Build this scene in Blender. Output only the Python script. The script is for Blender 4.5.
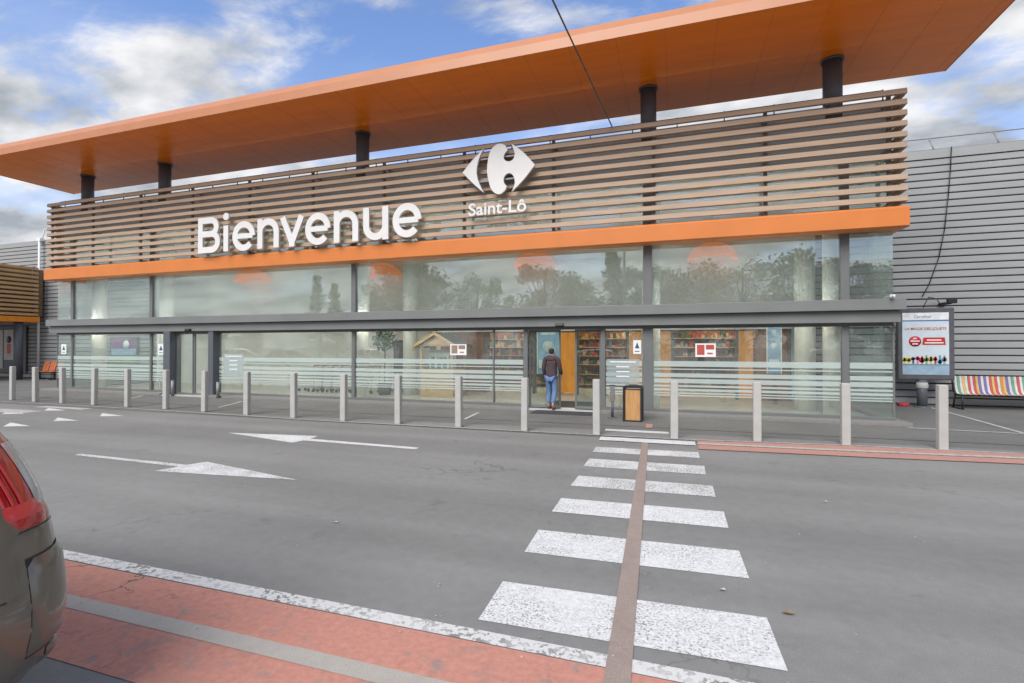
import bpy, bmesh, math, random
from mathutils import Vector, Matrix
R = math.radians
random.seed(7)
for o in list(bpy.data.objects): bpy.data.objects.remove(o)
S = bpy.context.scene
COL = S.collection

# ------------------------------------------------------------------ camera
cd = bpy.data.cameras.new('camera'); cam = bpy.data.objects.new('camera', cd); COL.objects.link(cam)
cam.location = (0, 0, 1.75); cam.rotation_euler = (R(90.59), 0, R(18.12))
cd.sensor_width = 36; cd.lens = 496.6/1024*36; cd.clip_start = .05; cd.clip_end = 3000
S.camera = cam

# ------------------------------------------------------------------ light
SUN_EL, SUN_AZ = 44, 190        # azimuth of the sun, degrees clockwise from +Y (behind the camera, to the left)
EXPOSURE = 1.1
w = bpy.data.worlds.new('World'); S.world = w; w.use_nodes = True
nt = w.node_tree; nt.nodes.clear()
def N(t, typ, **k):
    n = t.nodes.new(typ)
    for a, b in k.items(): setattr(n, a, b)
    return n
def L(t, a, b): t.links.new(a, b)
def math_n(t, op, a, b=None, c=None, clamp=False):
    n = N(t, 'ShaderNodeMath', operation=op, use_clamp=clamp)
    for i, v in enumerate((a, b, c)):
        if v is None: continue
        if isinstance(v, (int, float)): n.inputs[i].default_value = v
        else: L(t, v, n.inputs[i])
    return n.outputs[0]
sky = N(nt, 'ShaderNodeTexSky', sky_type='NISHITA', sun_disc=False)
sky.sun_elevation = R(SUN_EL); sky.sun_rotation = R(SUN_AZ); sky.air_density = 1.0; sky.dust_density = .6; sky.ozone_density = 2.0
tc = N(nt, 'ShaderNodeTexCoord'); sp = N(nt, 'ShaderNodeSeparateXYZ'); L(nt, tc.outputs['Generated'], sp.inputs[0])
den = math_n(nt, 'ADD', math_n(nt, 'MAXIMUM', sp.outputs[2], 0.0), .22)
cb = N(nt, 'ShaderNodeCombineXYZ')
L(nt, math_n(nt, 'DIVIDE', sp.outputs[0], den), cb.inputs[0]); L(nt, math_n(nt, 'DIVIDE', sp.outputs[1], den), cb.inputs[1])
mp = N(nt, 'ShaderNodeMapping'); mp.inputs['Location'].default_value = (3.1, 1.35, 0); mp.inputs['Scale'].default_value = (1.0, 1.5, 1); mp.inputs['Rotation'].default_value = (0, 0, R(18))
L(nt, cb.outputs[0], mp.inputs[0])
n1 = N(nt, 'ShaderNodeTexNoise'); n1.inputs['Scale'].default_value = 1.25; n1.inputs['Detail'].default_value = 9; n1.inputs['Roughness'].default_value = .62; n1.inputs['Distortion'].default_value = .25
L(nt, mp.outputs[0], n1.inputs['Vector'])
n2 = N(nt, 'ShaderNodeTexNoise'); n2.inputs['Scale'].default_value = 3.4; n2.inputs['Detail'].default_value = 6; n2.inputs['Roughness'].default_value = .5
L(nt, mp.outputs[0], n2.inputs['Vector'])
cr = N(nt, 'ShaderNodeValToRGB'); cr.color_ramp.elements[0].position = .42; cr.color_ramp.elements[1].position = .58
cr.color_ramp.interpolation = 'EASE'
L(nt, n1.outputs[0], cr.inputs[0])
hz = N(nt, 'ShaderNodeMapRange'); hz.inputs['From Min'].default_value = .50; hz.inputs['From Max'].default_value = .05; L(nt, sp.outputs[2], hz.inputs[0])
cov = math_n(nt, 'ADD', cr.outputs[0], math_n(nt, 'MULTIPLY', hz.outputs[0], .85), clamp=True)
cc = N(nt, 'ShaderNodeValToRGB')
cc.color_ramp.elements[0].position = .34; cc.color_ramp.elements[0].color = (.42, .46, .52, 1)
cc.color_ramp.elements[1].position = .62; cc.color_ramp.elements[1].color = (.98, .98, 1.0, 1)
L(nt, n2.outputs[0], cc.inputs[0])
cs = N(nt, 'ShaderNodeVectorMath', operation='SCALE'); cs.inputs['Scale'].default_value = 5.0; L(nt, cc.outputs[0], cs.inputs[0])
ss = N(nt, 'ShaderNodeMix', data_type='RGBA', blend_type='MULTIPLY'); ss.inputs[0].default_value = 1; L(nt, sky.outputs[0], ss.inputs[6]); ss.inputs[7].default_value = (1.08, 1.12, 1.28, 1)
mx = N(nt, 'ShaderNodeMix', data_type='RGBA'); L(nt, cov, mx.inputs[0]); L(nt, ss.outputs[2], mx.inputs[6]); L(nt, cs.outputs[0], mx.inputs[7])
bg = N(nt, 'ShaderNodeBackground'); bg.inputs[1].default_value = .09
L(nt, mx.outputs[2], bg.inputs[0])
wo = N(nt, 'ShaderNodeOutputWorld'); L(nt, bg.outputs[0], wo.inputs[0])
ld = bpy.data.lights.new('sun', 'SUN'); ld.energy = 1.7; ld.angle = R(42); ld.color = (1, .96, .9)
sun = bpy.data.objects.new('sun', ld); COL.objects.link(sun)
d = Vector((math.sin(R(SUN_AZ))*math.cos(R(SUN_EL)), math.cos(R(SUN_AZ))*math.cos(R(SUN_EL)), math.sin(R(SUN_EL))))
sun.rotation_euler = d.to_track_quat('Z', 'Y').to_euler(); sun.location = d*40
vs = S.view_settings; vs.view_transform = 'Standard'; vs.look = 'None'; vs.gamma = 1; vs.use_curve_mapping = False; vs.exposure = EXPOSURE
S.render.engine = 'CYCLES'
try:
    S.cycles.transparent_max_bounces = 24; S.cycles.max_bounces = 8
except Exception: pass

# ------------------------------------------------------------------ materials
def newmat(name):
    m = bpy.data.materials.new(name); m.use_nodes = True
    t = m.node_tree; t.nodes.clear(); o = N(t, 'ShaderNodeOutputMaterial')
    return m, t, o
def mat(name, col, rough=.6, metal=0, var=.12, scale=6, bump=0, bscale=60, spec=.4, stretch=(1, 1, 1), coat=0, emit=None, es=0):
    m, t, o = newmat(name); p = N(t, 'ShaderNodeBsdfPrincipled'); L(t, p.outputs[0], o.inputs[0])
    p.inputs['Roughness'].default_value = rough; p.inputs['Metallic'].default_value = metal
    p.inputs['Specular IOR Level'].default_value = spec; p.inputs['Coat Weight'].default_value = coat
    tcn = N(t, 'ShaderNodeTexCoord'); mpn = N(t, 'ShaderNodeMapping'); mpn.inputs['Scale'].default_value = stretch
    L(t, tcn.outputs['Object'], mpn.inputs[0])
    no = N(t, 'ShaderNodeTexNoise'); no.inputs['Scale'].default_value = scale; no.inputs['Detail'].default_value = 6; L(t, mpn.outputs[0], no.inputs['Vector'])
    mr = N(t, 'ShaderNodeMapRange'); mr.inputs['From Min'].default_value = .3; mr.inputs['From Max'].default_value = .7
    mr.inputs['To Min'].default_value = 1-var; mr.inputs['To Max'].default_value = 1+var; L(t, no.outputs[0], mr.inputs[0])
    vm = N(t, 'ShaderNodeVectorMath', operation='SCALE'); vm.inputs[0].default_value = col; L(t, mr.outputs[0], vm.inputs['Scale'])
    L(t, vm.outputs[0], p.inputs['Base Color'])
    if bump:
        nb = N(t, 'ShaderNodeTexNoise'); nb.inputs['Scale'].default_value = bscale; nb.inputs['Detail'].default_value = 4; L(t, mpn.outputs[0], nb.inputs['Vector'])
        b = N(t, 'ShaderNodeBump'); b.inputs['Strength'].default_value = bump; b.inputs['Distance'].default_value = .01
        L(t, nb.outputs[0], b.inputs['Height']); L(t, b.outputs[0], p.inputs['Normal'])
    if emit:
        p.inputs['Emission Color'].default_value = (*emit, 1); p.inputs['Emission Strength'].default_value = es
    return m
def ground_mat(name, base, base2, paint=None, wear=(.42, .6), wscale=14, cracks=0, grain=1.0, big=.35, rough=.88):
    """asphalt, or worn paint over asphalt: wear lets the asphalt through"""
    m, t, o = newmat(name); p = N(t, 'ShaderNodeBsdfPrincipled'); L(t, p.outputs[0], o.inputs[0])
    p.inputs['Roughness'].default_value = rough; p.inputs['Specular IOR Level'].default_value = .3
    stains = paint is None and grain == 1.0
    g = N(t, 'ShaderNodeNewGeometry')
    def noise(s, d=5, r=.6):
        n = N(t, 'ShaderNodeTexNoise'); n.inputs['Scale'].default_value = s; n.inputs['Detail'].default_value = d; n.inputs['Roughness'].default_value = r
        L(t, g.outputs['Position'], n.inputs['Vector']); return n.outputs[0]
    def rng(v, a, b, c, e):
        n = N(t, 'ShaderNodeMapRange'); L(t, v, n.inputs[0])
        for i, q in enumerate((a, b, c, e)): n.inputs[i+1].default_value = q
        return n.outputs[0]
    fine = rng(noise(140, 3, .8), .3, .7, 1-.28*grain, 1+.28*grain)
    mid = rng(noise(9), .3, .7, .94, 1.06); bigv = rng(noise(big, 5), .3, .7, 0, 1)
    mix = N(t, 'ShaderNodeMix', data_type='RGBA'); mix.inputs[6].default_value = (*base, 1); mix.inputs[7].default_value = (*base2, 1); L(t, bigv, mix.inputs[0])
    k = math_n(t, 'MULTIPLY', fine, mid)
    sc = N(t, 'ShaderNodeVectorMath', operation='SCALE'); L(t, mix.outputs[2], sc.inputs[0]); L(t, k, sc.inputs['Scale'])
    out = sc.outputs[0]
    if stains:
        st = rng(noise(1.7, 7, .7), .60, .70, 1, .80)                     # oily dark patches
        sp2 = rng(noise(48, 2, .5), .70, .74, 1, 1.35)                    # pale chippings
        mpn = N(t, 'ShaderNodeMapping'); mpn.inputs['Scale'].default_value = (.05, .9, 1); L(t, g.outputs['Position'], mpn.inputs[0])
        tn = N(t, 'ShaderNodeTexNoise'); tn.inputs['Scale'].default_value = 1.2; tn.inputs['Detail'].default_value = 3; L(t, mpn.outputs[0], tn.inputs['Vector'])
        tk = rng(tn.outputs[0], .35, .65, .88, 1.08)                      # tyre tracks along the road
        sc2 = N(t, 'ShaderNodeVectorMath', operation='SCALE'); L(t, out, sc2.inputs[0]); L(t, math_n(t, 'MULTIPLY', math_n(t, 'MULTIPLY', st, sp2), tk), sc2.inputs['Scale']); out = sc2.outputs[0]
    if paint:
        wv = rng(noise(wscale, 6, .65), wear[0], wear[1], 0, 1); wb = rng(noise(2.1, 5), .36, .66, .15, 1.35)
        wf = math_n(t, 'MULTIPLY', wv, wb, clamp=True)
        pc = N(t, 'ShaderNodeVectorMath', operation='SCALE'); pc.inputs[0].default_value = paint; L(t, rng(noise(22, 5), .3, .7, .86, 1.1), pc.inputs['Scale'])
        m2 = N(t, 'ShaderNodeMix', data_type='RGBA'); L(t, wf, m2.inputs[0]); L(t, pc.outputs[0], m2.inputs[6]); L(t, out, m2.inputs[7]); out = m2.outputs[2]
    if cracks:
        cw, cf = (.0006, .0035) if stains else (.004, .013)
        wn = N(t, 'ShaderNodeTexNoise'); wn.inputs['Scale'].default_value = 3; wn.inputs['Detail'].default_value = 5; L(t, g.outputs['Position'], wn.inputs['Vector'])
        ad = N(t, 'ShaderNodeVectorMath', operation='MULTIPLY_ADD'); L(t, wn.outputs['Color'], ad.inputs[0]); ad.inputs[1].default_value = (.9, .9, 0); L(t, g.outputs['Position'], ad.inputs[2])
        vo = N(t, 'ShaderNodeTexVoronoi', feature='DISTANCE_TO_EDGE'); vo.inputs['Scale'].default_value = cracks; L(t, ad.outputs[0], vo.inputs['Vector'])
        cm = rng(vo.outputs[0], cw, cf, 1, 0); msk = rng(noise(.55, 3), .5, .6, 0, .4 if stains else .75)
        m3 = N(t, 'ShaderNodeMix', data_type='RGBA'); L(t, math_n(t, 'MULTIPLY', cm, msk), m3.inputs[0]); L(t, out, m3.inputs[6]); m3.inputs[7].default_value = (.035, .033, .032, 1); out = m3.outputs[2]
    L(t, out, p.inputs['Base Color'])
    b = N(t, 'ShaderNodeBump'); b.inputs['Strength'].default_value = .5; b.inputs['Distance'].default_value = .004
    L(t, noise(170, 3, .8), b.inputs['Height']); L(t, b.outputs[0], p.inputs['Normal'])
    return m
def glass_mat(name, f0, tint, haze=.04):
    """thin clear pane: mirror by angle over see-through"""
    m, t, o = newmat(name); g = N(t, 'ShaderNodeNewGeometry')
    dt = N(t, 'ShaderNodeVectorMath', operation='DOT_PRODUCT'); L(t, g.outputs['Incoming'], dt.inputs[0]); L(t, g.outputs['Normal'], dt.inputs[1])
    c = math_n(t, 'ABSOLUTE', dt.outputs['Value']); q = math_n(t, 'POWER', math_n(t, 'SUBTRACT', 1.0, c), 5.0)
    fr = math_n(t, 'MULTIPLY_ADD', q, 1-f0, f0)
    tr = N(t, 'ShaderNodeBsdfTransparent'); tr.inputs[0].default_value = (*tint, 1)
    gl = N(t, 'ShaderNodeBsdfGlossy'); gl.inputs['Roughness'].default_value = .0; gl.inputs[0].default_value = (.9, .95, .93, 1)
    df = N(t, 'ShaderNodeBsdfDiffuse'); df.inputs[0].default_value = (.55, .58, .56, 1)
    nb = N(t, 'ShaderNodeTexNoise'); nb.inputs['Scale'].default_value = .35; nb.inputs['Detail'].default_value = 1; L(t, g.outputs['Position'], nb.inputs['Vector'])
    b = N(t, 'ShaderNodeBump'); b.inputs['Strength'].default_value = .02; b.inputs['Distance'].default_value = .05; L(t, nb.outputs[0], b.inputs['Height']); L(t, b.outputs[0], gl.inputs['Normal'])
    m0 = N(t, 'ShaderNodeMixShader'); m0.inputs[0].default_value = haze; L(t, tr.outputs[0], m0.inputs[1]); L(t, df.outputs[0], m0.inputs[2])  # pale haze mixed into the pane colour, a milky veil of interior light
    m1 = N(t, 'ShaderNodeMixShader'); L(t, fr, m1.inputs[0]); L(t, m0.outputs[0], m1.inputs[1]); L(t, gl.outputs[0], m1.inputs[2])
    L(t, m1.outputs[0], o.inputs[0]); return m
def veil_mat(name, col, op):
    m, t, o = newmat(name); tr = N(t, 'ShaderNodeBsdfTransparent'); df = N(t, 'ShaderNodeBsdfDiffuse'); df.inputs[0].default_value = (*col, 1)
    mm = N(t, 'ShaderNodeMixShader'); mm.inputs[0].default_value = op; L(t, tr.outputs[0], mm.inputs[1]); L(t, df.outputs[0], mm.inputs[2]); L(t, mm.outputs[0], o.inputs[0]); return m

M = {}
ASP, ASP2 = (.208, .205, .192), (.252, .248, .233)
M['asphalt'] = ground_mat('road asphalt', ASP, ASP2, cracks=.22)
M['asphalt_dark'] = ground_mat('forecourt asphalt', (.138, .136, .128), (.182, .179, .168), grain=1.1, big=.6)
M['concrete'] = ground_mat('kerb concrete', (.20, .19, .18), (.24, .23, .22), grain=.8)
M['white_paint'] = ground_mat('worn white road paint', ASP, ASP2, paint=(.70, .70, .68), wear=(.50, .62), wscale=60)
M['white_worn'] = ground_mat('badly worn white road paint', ASP, ASP2, paint=(.68, .68, .66), wear=(.46, .58), wscale=50)
M['edge_paint'] = ground_mat('flaking edge line paint', ASP, ASP2, paint=(.68, .67, .64), wear=(.5, .55), wscale=22)
M['thin_paint'] = ground_mat('thin white paint', (.12, .12, .12), ASP2, paint=(.50, .49, .46), wear=(.45, .7), wscale=12)
M['red_paint'] = ground_mat('worn red road paint', ASP, ASP2, paint=(.53, .245, .185), wear=(.53, .74), wscale=7, cracks=1.1, grain=.8)
M['red_pale'] = ground_mat('faded red road paint', ASP, ASP2, paint=(.46, .25, .20), wear=(.56, .75), wscale=9)
M['beige_strip'] = ground_mat('pinkish tactile guide strip', (.30, .235, .20), (.34, .27, .235), grain=.9)
M['grey_strip'] = ground_mat('grey guide strip', (.40, .365, .32), (.43, .395, .345), grain=.9)
M['orange'] = mat('orange metal sheet', (.88, .215, .012), .28, .0, .06, .7, spec=.35, stretch=(1, 6, 1))
M['orange_band'] = mat('orange coated metal', (.62, .195, .045), .4, 0, .05, 1.5)
M['canopy_edge'] = mat('orange edge trim with sky sheen', (.50, .20, .085), .4, 0, .05, 1.5, spec=.6)  # same orange as the canopy, sky reflection put into the colour
M['seam'] = mat('panel joint', (.60, .15, .02), .7)
M['slat'] = mat('sandy brown coated slat', (.41, .29, .20), .6, 0, .10, 1.2, stretch=(1, 12, 12))
M['slat_brown'] = mat('warm brown slat', (.52, .31, .14), .6, 0, .12, 1.5)
M['bracket'] = mat('grey steel bracket', (.26, .26, .27), .5, .3)
M['grey_frame'] = mat('grey aluminium frame', (.15, .155, .154), .45, .0, .06, 2)
M['grey_beam'] = mat('grey coated beam', (.19, .195, .19), .42, .0, .07, 1.2)
M['dark_post'] = mat('dark grey steel post', (.10, .11, .125), .45, .0, .08, 3)
M['clad'] = mat('grey corrugated cladding', (.315, .322, .32), .5, .0, .06, .8, stretch=(1, 1, 4))
M['clad_dark'] = mat('cladding groove', (.06, .06, .065), .6)
M['glass'] = glass_mat('lower shop glass', .09, (.95, .98, .96), .06)
M['glass_up'] = glass_mat('upper solar glass', .18, (.84, .89, .87), .10)
M['glass_rail'] = glass_mat('thin clear glass', .05, (.86, .93, .90), .03)
M['frost'] = veil_mat('frosted film', (.58, .66, .63), .5)
M['panel_film'] = veil_mat('pale blue grey film', (.50, .58, .59), .30)
M['white'] = mat('white plastic', (.78, .78, .77), .4, var=.03)
M['letter'] = mat('off white letter shell', (.72, .71, .69), .35, var=.04, scale=3)
M['letter_side'] = mat('letter return', (.62, .61, .59), .5)
M['bollard'] = mat('pale concrete post', (.43, .425, .40), .7, var=.06, scale=5, bump=.1, bscale=120)
M['black'] = mat('black metal', (.02, .02, .022), .45)
M['rubber'] = mat('black rubber', (.03, .03, .03), .8)
M['wood_bin'] = mat('orange brown wood', (.50, .27, .11), .55, var=.2, scale=4, stretch=(6, 6, .6))
M['pine'] = mat('pale pine boards', (.48, .33, .17), .6, var=.2, scale=3, stretch=(.6, 6, 6))
M['inner_white'] = mat('white interior wall', (.68, .68, .64), .7, var=.08, scale=.8)
M['inner_grey'] = mat('light grey interior floor', (.50, .50, .47), .35, var=.1, scale=2, spec=.5)
M['column'] = mat('round white column', (.78, .78, .73), .6, var=.04)
M['rust'] = mat('brown wood panelling', (.30, .10, .03), .5, var=.25, scale=3, stretch=(4, 1, .5))
M['amber'] = mat('amber door panel with added glow', (.50, .19, .03), .4, var=.35, scale=2.5, stretch=(2, 1, .7), emit=(1, .45, .08), es=.14)  # faint glow added to deepen the orange; the door is no lamp
M['mat'] = mat('dark door mat', (.05, .05, .055), .95, var=.1, bump=.4)
M['leaf'] = mat('tree foliage', (.13, .16, .065), .7, var=.3, scale=1.5)
M['bark'] = mat('tree bark', (.09, .07, .05), .9, var=.2)
M['lamp_on'] = mat('lit lamp panel', (.9, .9, .85), .5, emit=(1, .76, .5), es=15)
M['fill_down'] = mat('added white fill lamp', (.9, .9, .88), .5, emit=(1, .93, .80), es=9)
M['fill_up'] = mat('added upward fill lamp', (.9, .9, .88), .5, emit=(1, .97, .92), es=15)
M['pendant'] = mat('orange dome lamp shade', (.72, .19, .05), .45, var=.05, emit=(1, .30, .08), es=.22)

# ------------------------------------------------------------------ mesh helpers
class MB:
    def __init__(s): s.v = []; s.f = []; s.m = []; s.sm = []
    def add(s, vs_, fs, mi=0, smooth=False):
        b = len(s.v); s.v += [tuple(x) for x in vs_]
        for f in fs: s.f.append([b+i for i in f]); s.m.append(mi); s.sm.append(smooth)
        return s
    def box(s, x0, x1, y0, y1, z0, z1, mi=0):
        v = [(x, y, z) for z in (z0, z1) for y in (y0, y1) for x in (x0, x1)]
        return s.add(v, [(0, 2, 3, 1), (4, 5, 7, 6), (0, 1, 5, 4), (2, 6, 7, 3), (0, 4, 6, 2), (1, 3, 7, 5)], mi)
    def quad(s, a, b, c, e, mi=0): return s.add([a, b, c, e], [(0, 1, 2, 3)], mi)
    def prism(s, pts, axis, a, b, mi=0):
        """extrude a 2-D outline along an axis: 'y' -> pts are (x,z), 'x' -> (y,z), 'z' -> (x,y)"""
        def P(p, q): return {'y': (p[0], q, p[1]), 'x': (q, p[0], p[1]), 'z': (p[0], p[1], q)}[axis]
        n = len(pts); v = [P(p, a) for p in pts]+[P(p, b) for p in pts]
        return s.add(v, [tuple(range(n)), tuple(range(2*n-1, n-1, -1))]+[(i, i+n, (i+1) % n+n, (i+1) % n) for i in range(n)], mi)
    def cyl(s, p, q, r, r2=None, n=16, mi=0, caps=True):
        p = Vector(p); q = Vector(q); r2 = r if r2 is None else r2; dr = (q-p).normalized()
        u = dr.orthogonal().normalized(); vv = dr.cross(u)
        a = [p+(u*math.cos(2*math.pi*i/n)+vv*math.sin(2*math.pi*i/n))*r for i in range(n)]
        b = [q+(u*math.cos(2*math.pi*i/n)+vv*math.sin(2*math.pi*i/n))*r2 for i in range(n)]
        s.add(a+b, [(i, (i+1) % n, (i+1) % n+n, i+n) for i in range(n)], mi, True)
        if caps: s.add(a+b, [tuple(range(n-1, -1, -1)), tuple(range(n, 2*n))], mi)
        return s
    def tube(s, pts, r, n=8, mi=0):
        for i in range(len(pts)-1): s.cyl(pts[i], pts[i+1], r, n=n, mi=mi)
        return s
    def rev(s, prof, c, n=24, mi=0, axis='z'):
        v = []; k = len(prof)
        for i in range(n):
            a = 2*math.pi*i/n
            for r, h in prof:
                v.append((c[0]+r*math.cos(a), c[1]+r*math.sin(a), c[2]+h) if axis == 'z' else (c[0]+r*math.cos(a), c[1]+h, c[2]+r*math.sin(a)))
        return s.add(v, [(i*k+j, ((i+1) % n)*k+j, ((i+1) % n)*k+j+1, i*k+j+1) for i in range(n) for j in range(k-1)], mi, True)
    def build(s, name, mats, parent=None, bevel=0, fix=True, origin=None):
        if not isinstance(mats, (list, tuple)): mats = [mats]
        org = Vector(origin) if origin is not None else Vector((0, 0, 0))
        me = bpy.data.meshes.new(name); me.from_pydata([tuple(Vector(v)-org) for v in s.v], [], s.f)
        for m_ in mats: me.materials.append(m_)
        for i, p in enumerate(me.polygons): p.material_index = s.m[i]; p.use_smooth = s.sm[i]
        if fix:
            bm = bmesh.new(); bm.from_mesh(me); bmesh.ops.remove_doubles(bm, verts=bm.verts, dist=1e-5)
            bmesh.ops.recalc_face_normals(bm, faces=bm.faces); bm.to_mesh(me); bm.free()
        me.update(); o = bpy.data.objects.new(name, me); COL.objects.link(o); o.location = org
        if parent: o.parent = parent
        if bevel:
            b = o.modifiers.new('bevel', 'BEVEL'); b.width = bevel; b.segments = 2; b.limit_method = 'ANGLE'
        return o
def tag(o, label=None, cat=None, group=None, kind=None):
    if label: o['label'] = label
    if cat: o['category'] = cat
    if group: o['group'] = group
    if kind: o['kind'] = kind
    return o
def thing(name, loc, label, cat, group=None, rz=0):
    o = bpy.data.objects.new(name, None); COL.objects.link(o); o.location = loc; o.rotation_euler.z = rz; o.empty_display_size = .2
    return tag(o, label, cat, group)
def struct(name, mb, m): return tag(mb.build(name, m), kind='structure')
def copy_tree(o, parent=None):
    c = o.copy(); COL.objects.link(c); c.parent = parent
    for ch in [x for x in bpy.data.objects if x.parent == o]: copy_tree(ch, c)
    return c
ORD = ['first', 'second', 'third', 'fourth', 'fifth', 'sixth', 'seventh', 'eighth', 'ninth', 'tenth']
def text_mesh(txt, x0, x1, z0, z1, y0, depth, off, name, mats, parent, org=(0, 0, 0), fit=True):
    """raised lettering fitted to a box on a wall facing -Y"""
    c = bpy.data.curves.new(name, 'FONT'); c.body = txt; c.size = 1; c.offset = off; c.resolution_u = 5
    o = bpy.data.objects.new(name, c); COL.objects.link(o)
    bpy.context.view_layer.update(); dg = bpy.context.evaluated_depsgraph_get()
    me = bpy.data.meshes.new_from_object(o.evaluated_get(dg)); bpy.data.objects.remove(o); bpy.data.curves.remove(c)
    xs = [v.co.x for v in me.vertices]; ys = [v.co.y for v in me.vertices]; ax, bx, ay, by = min(xs), max(xs), min(ys), max(ys)
    bm = bmesh.new(); bm.from_mesh(me); bmesh.ops.remove_doubles(bm, verts=bm.verts, dist=1e-5)
    for v in bm.verts:
        u, q = (v.co.x-ax)/(bx-ax), (v.co.y-ay)/(by-ay)
        v.co = Vector((x0+u*(x1-x0), y0, z0+q*(z1-z0)))-Vector(org)
    if depth:
        for f in bm.faces: f.material_index = 0
        r = bmesh.ops.extrude_face_region(bm, geom=list(bm.faces))
        for g in r['geom']:
            if isinstance(g, bmesh.types.BMVert): g.co.y += depth
        bmesh.ops.recalc_face_normals(bm, faces=bm.faces)
        if len(mats) > 1:
            for f in bm.faces:
                if abs(f.normal.y) < .5: f.material_index = 1
    bm.to_mesh(me); bm.free(); me.materials.clear()
    for p in me.polygons: p.use_smooth = False
    for m_ in mats: me.materials.append(m_)
    o = bpy.data.objects.new(name, me); COL.objects.link(o)
    if parent: o.parent = parent
    return o

# ================================================================== GROUND
g = MB(); g.quad((-600, -600, 0), (600, -600, 0), (600, 600, 0), (-600, 600, 0)); struct('road', g, M['asphalt'])
# forecourt in front of the shop, a raised step of the darker asphalt behind the bollards
def poly(pts, z): m_ = MB(); return m_.add([(x, y, z) for x, y in pts], [tuple(range(len(pts)))])
struct('pavement', poly([(-60, 9.72), (60, 9.62), (60, 60), (-60, 60)], .004), M['asphalt_dark'])
struct('forecourt_strip', poly([(-60, 9.95), (-14, 9.86), (-3, 10.45), (60, 11.2), (60, 9.95), (0.4, 9.8), (-10, 9.78), (-60, 9.8)], .008), M['asphalt'])
struct('forecourt_joint', poly([(-60, 11.2), (3.4, 11.1), (60, 12.0), (60, 12.03), (3.4, 11.13), (-60, 11.23)], .0085), M['clad_dark'])
struct('kerb_line', poly([(-60, 9.70), (-18, 9.93), (-12, 9.86), (-8.5, 9.66), (-1.4, 9.78), (.35, 9.84), (3, 10.14), (60, 12.1), (60, 12.18), (3, 10.2), (.35, 9.90), (-1.4, 9.84), (-8.5, 9.72), (-12, 9.92), (-18, 9.99), (-60, 9.78)], .0168), M['thin_paint'])
# zebra crossing, one object per painted bar
zs = [[(-1.22, 3.51), (.56, 3.57), (.575, 3.02), (-1.20, 2.97)], [(-1.24, 4.60), (.52, 4.66), (.53, 4.13), (-1.22, 4.07)],
      [(-1.25, 5.64), (.49, 5.71), (.49, 5.21), (-1.24, 5.15)], [(-1.24, 6.69), (.45, 6.73), (.45, 6.24), (-1.25, 6.18)],
      [(-1.27, 7.76), (.41, 7.80), (.40, 7.29), (-1.27, 7.24)], [(-1.31, 8.70), (.37, 8.78), (.37, 8.34), (-1.30, 8.27)],
      [(-1.36, 9.66), (.35, 9.70), (.35, 9.33), (-1.34, 9.31)], [(-1.39, 10.62), (-.12, 10.62), (-.11, 10.38), (-1.38, 10.38)]]
for i, q in enumerate(zs):
    struct('crosswalk_bar', poly(q[::-1], .004 if i < 6 else .0135), M['white_worn' if i in (3, 4, 5) else 'white_paint'])
struct('guide_strip', poly([(-.345, 2.2), (-.205, 2.2), (-.46, 9.48), (-.575, 9.5)], .0095), M['beige_strip'])
struct('guide_tile', poly([(-.60, 11.0), (-.46, 11.0), (-.47, 11.55), (-.61, 11.55)], .018), M['red_pale'])
# red lane with its flaking edge line and grey strip in the foreground
struct('red_lane', poly([(-9, 1.86), (4.5, 1.86), (4.5, 2.74), (-9, 2.74)], .004), M['red_paint'])
struct('edge_line', poly([(-9, 2.76), (4.5, 2.735), (4.5, 2.845), (-9, 2.885)], .006), M['edge_paint'])
struct('grey_guide_strip', poly([(-9, 2.245), (-.35, 2.245), (-.35, 2.37), (-9, 2.37)], .007), M['grey_strip'])
struct('kerb_band', poly([(.38, 9.02), (3, 9.19), (5, 9.38), (40, 12.5), (40, 13.3), (5, 10.24), (3, 10.13), (.40, 9.82)], .0125), M['red_pale'])
struct('kerb_band_line', poly([(.38, 9.42), (3, 9.58), (5, 9.75), (40, 12.8), (40, 12.95), (5, 9.88), (3, 9.71), (.39, 9.55)], .0205), M['thin_paint'])
# lane arrows
struct('lane_arrow', poly([(-9.2, 5.43), (-6.87, 5.38), (-6.95, 5.08), (-4.7, 5.33), (-6.75, 5.74), (-6.85, 5.50), (-9.2, 5.53)][::-1], .004), M['white_worn'])
struct('lane_arrow', poly([(-8.62, 7.80), (-6.62, 7.36), (-6.57, 7.60), (-4.2, 7.54), (-4.2, 7.68), (-6.57, 7.78), (-6.62, 8.06)][::-1], .004), M['white_paint'])
for tx, ty in ((-14.0, 7.05), (-13.9, 7.92), (-13.75, 8.82), (-16.6, 7.4), (-16.6, 8.3), (-16.4, 9.1)):
    struct('yield_triangle', poly([(tx-.55, ty+.25), (tx+.55, ty+.05), (tx+.05, ty-.18)][::-1], .004), M['white_paint'])
struct('road_bar', poly([(-18.3, 8.35), (-16.3, 8.35), (-16.2, 8.85), (-18.3, 8.85)], .005), M['thin_paint'])
struct('road_bar', poly([(-17.6, 9.36), (-15.6, 9.36), (-15.6, 9.66), (-17.6, 9.66)], .005), M['thin_paint'])
for a, b in (((-17.95, 12.7), (-17.4, 11.9)), ((-12.37, 10.9), (-13.07, 12.35)), ((-4.78, 10.95), (-4.92, 12.2)), ((6.98, 17.7), (6.66, 12.7)), ((4.75, 12.78), (6.66, 12.62))):
    A, B = Vector((*a, 0)), Vector((*b, 0)); n = (B-A).normalized().cross(Vector((0, 0, 1)))*.045
    struct('parking_line', poly([(A+n)[:2], (B+n)[:2], (B-n)[:2], (A-n)[:2]], .0125), M['thin_paint'])

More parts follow.
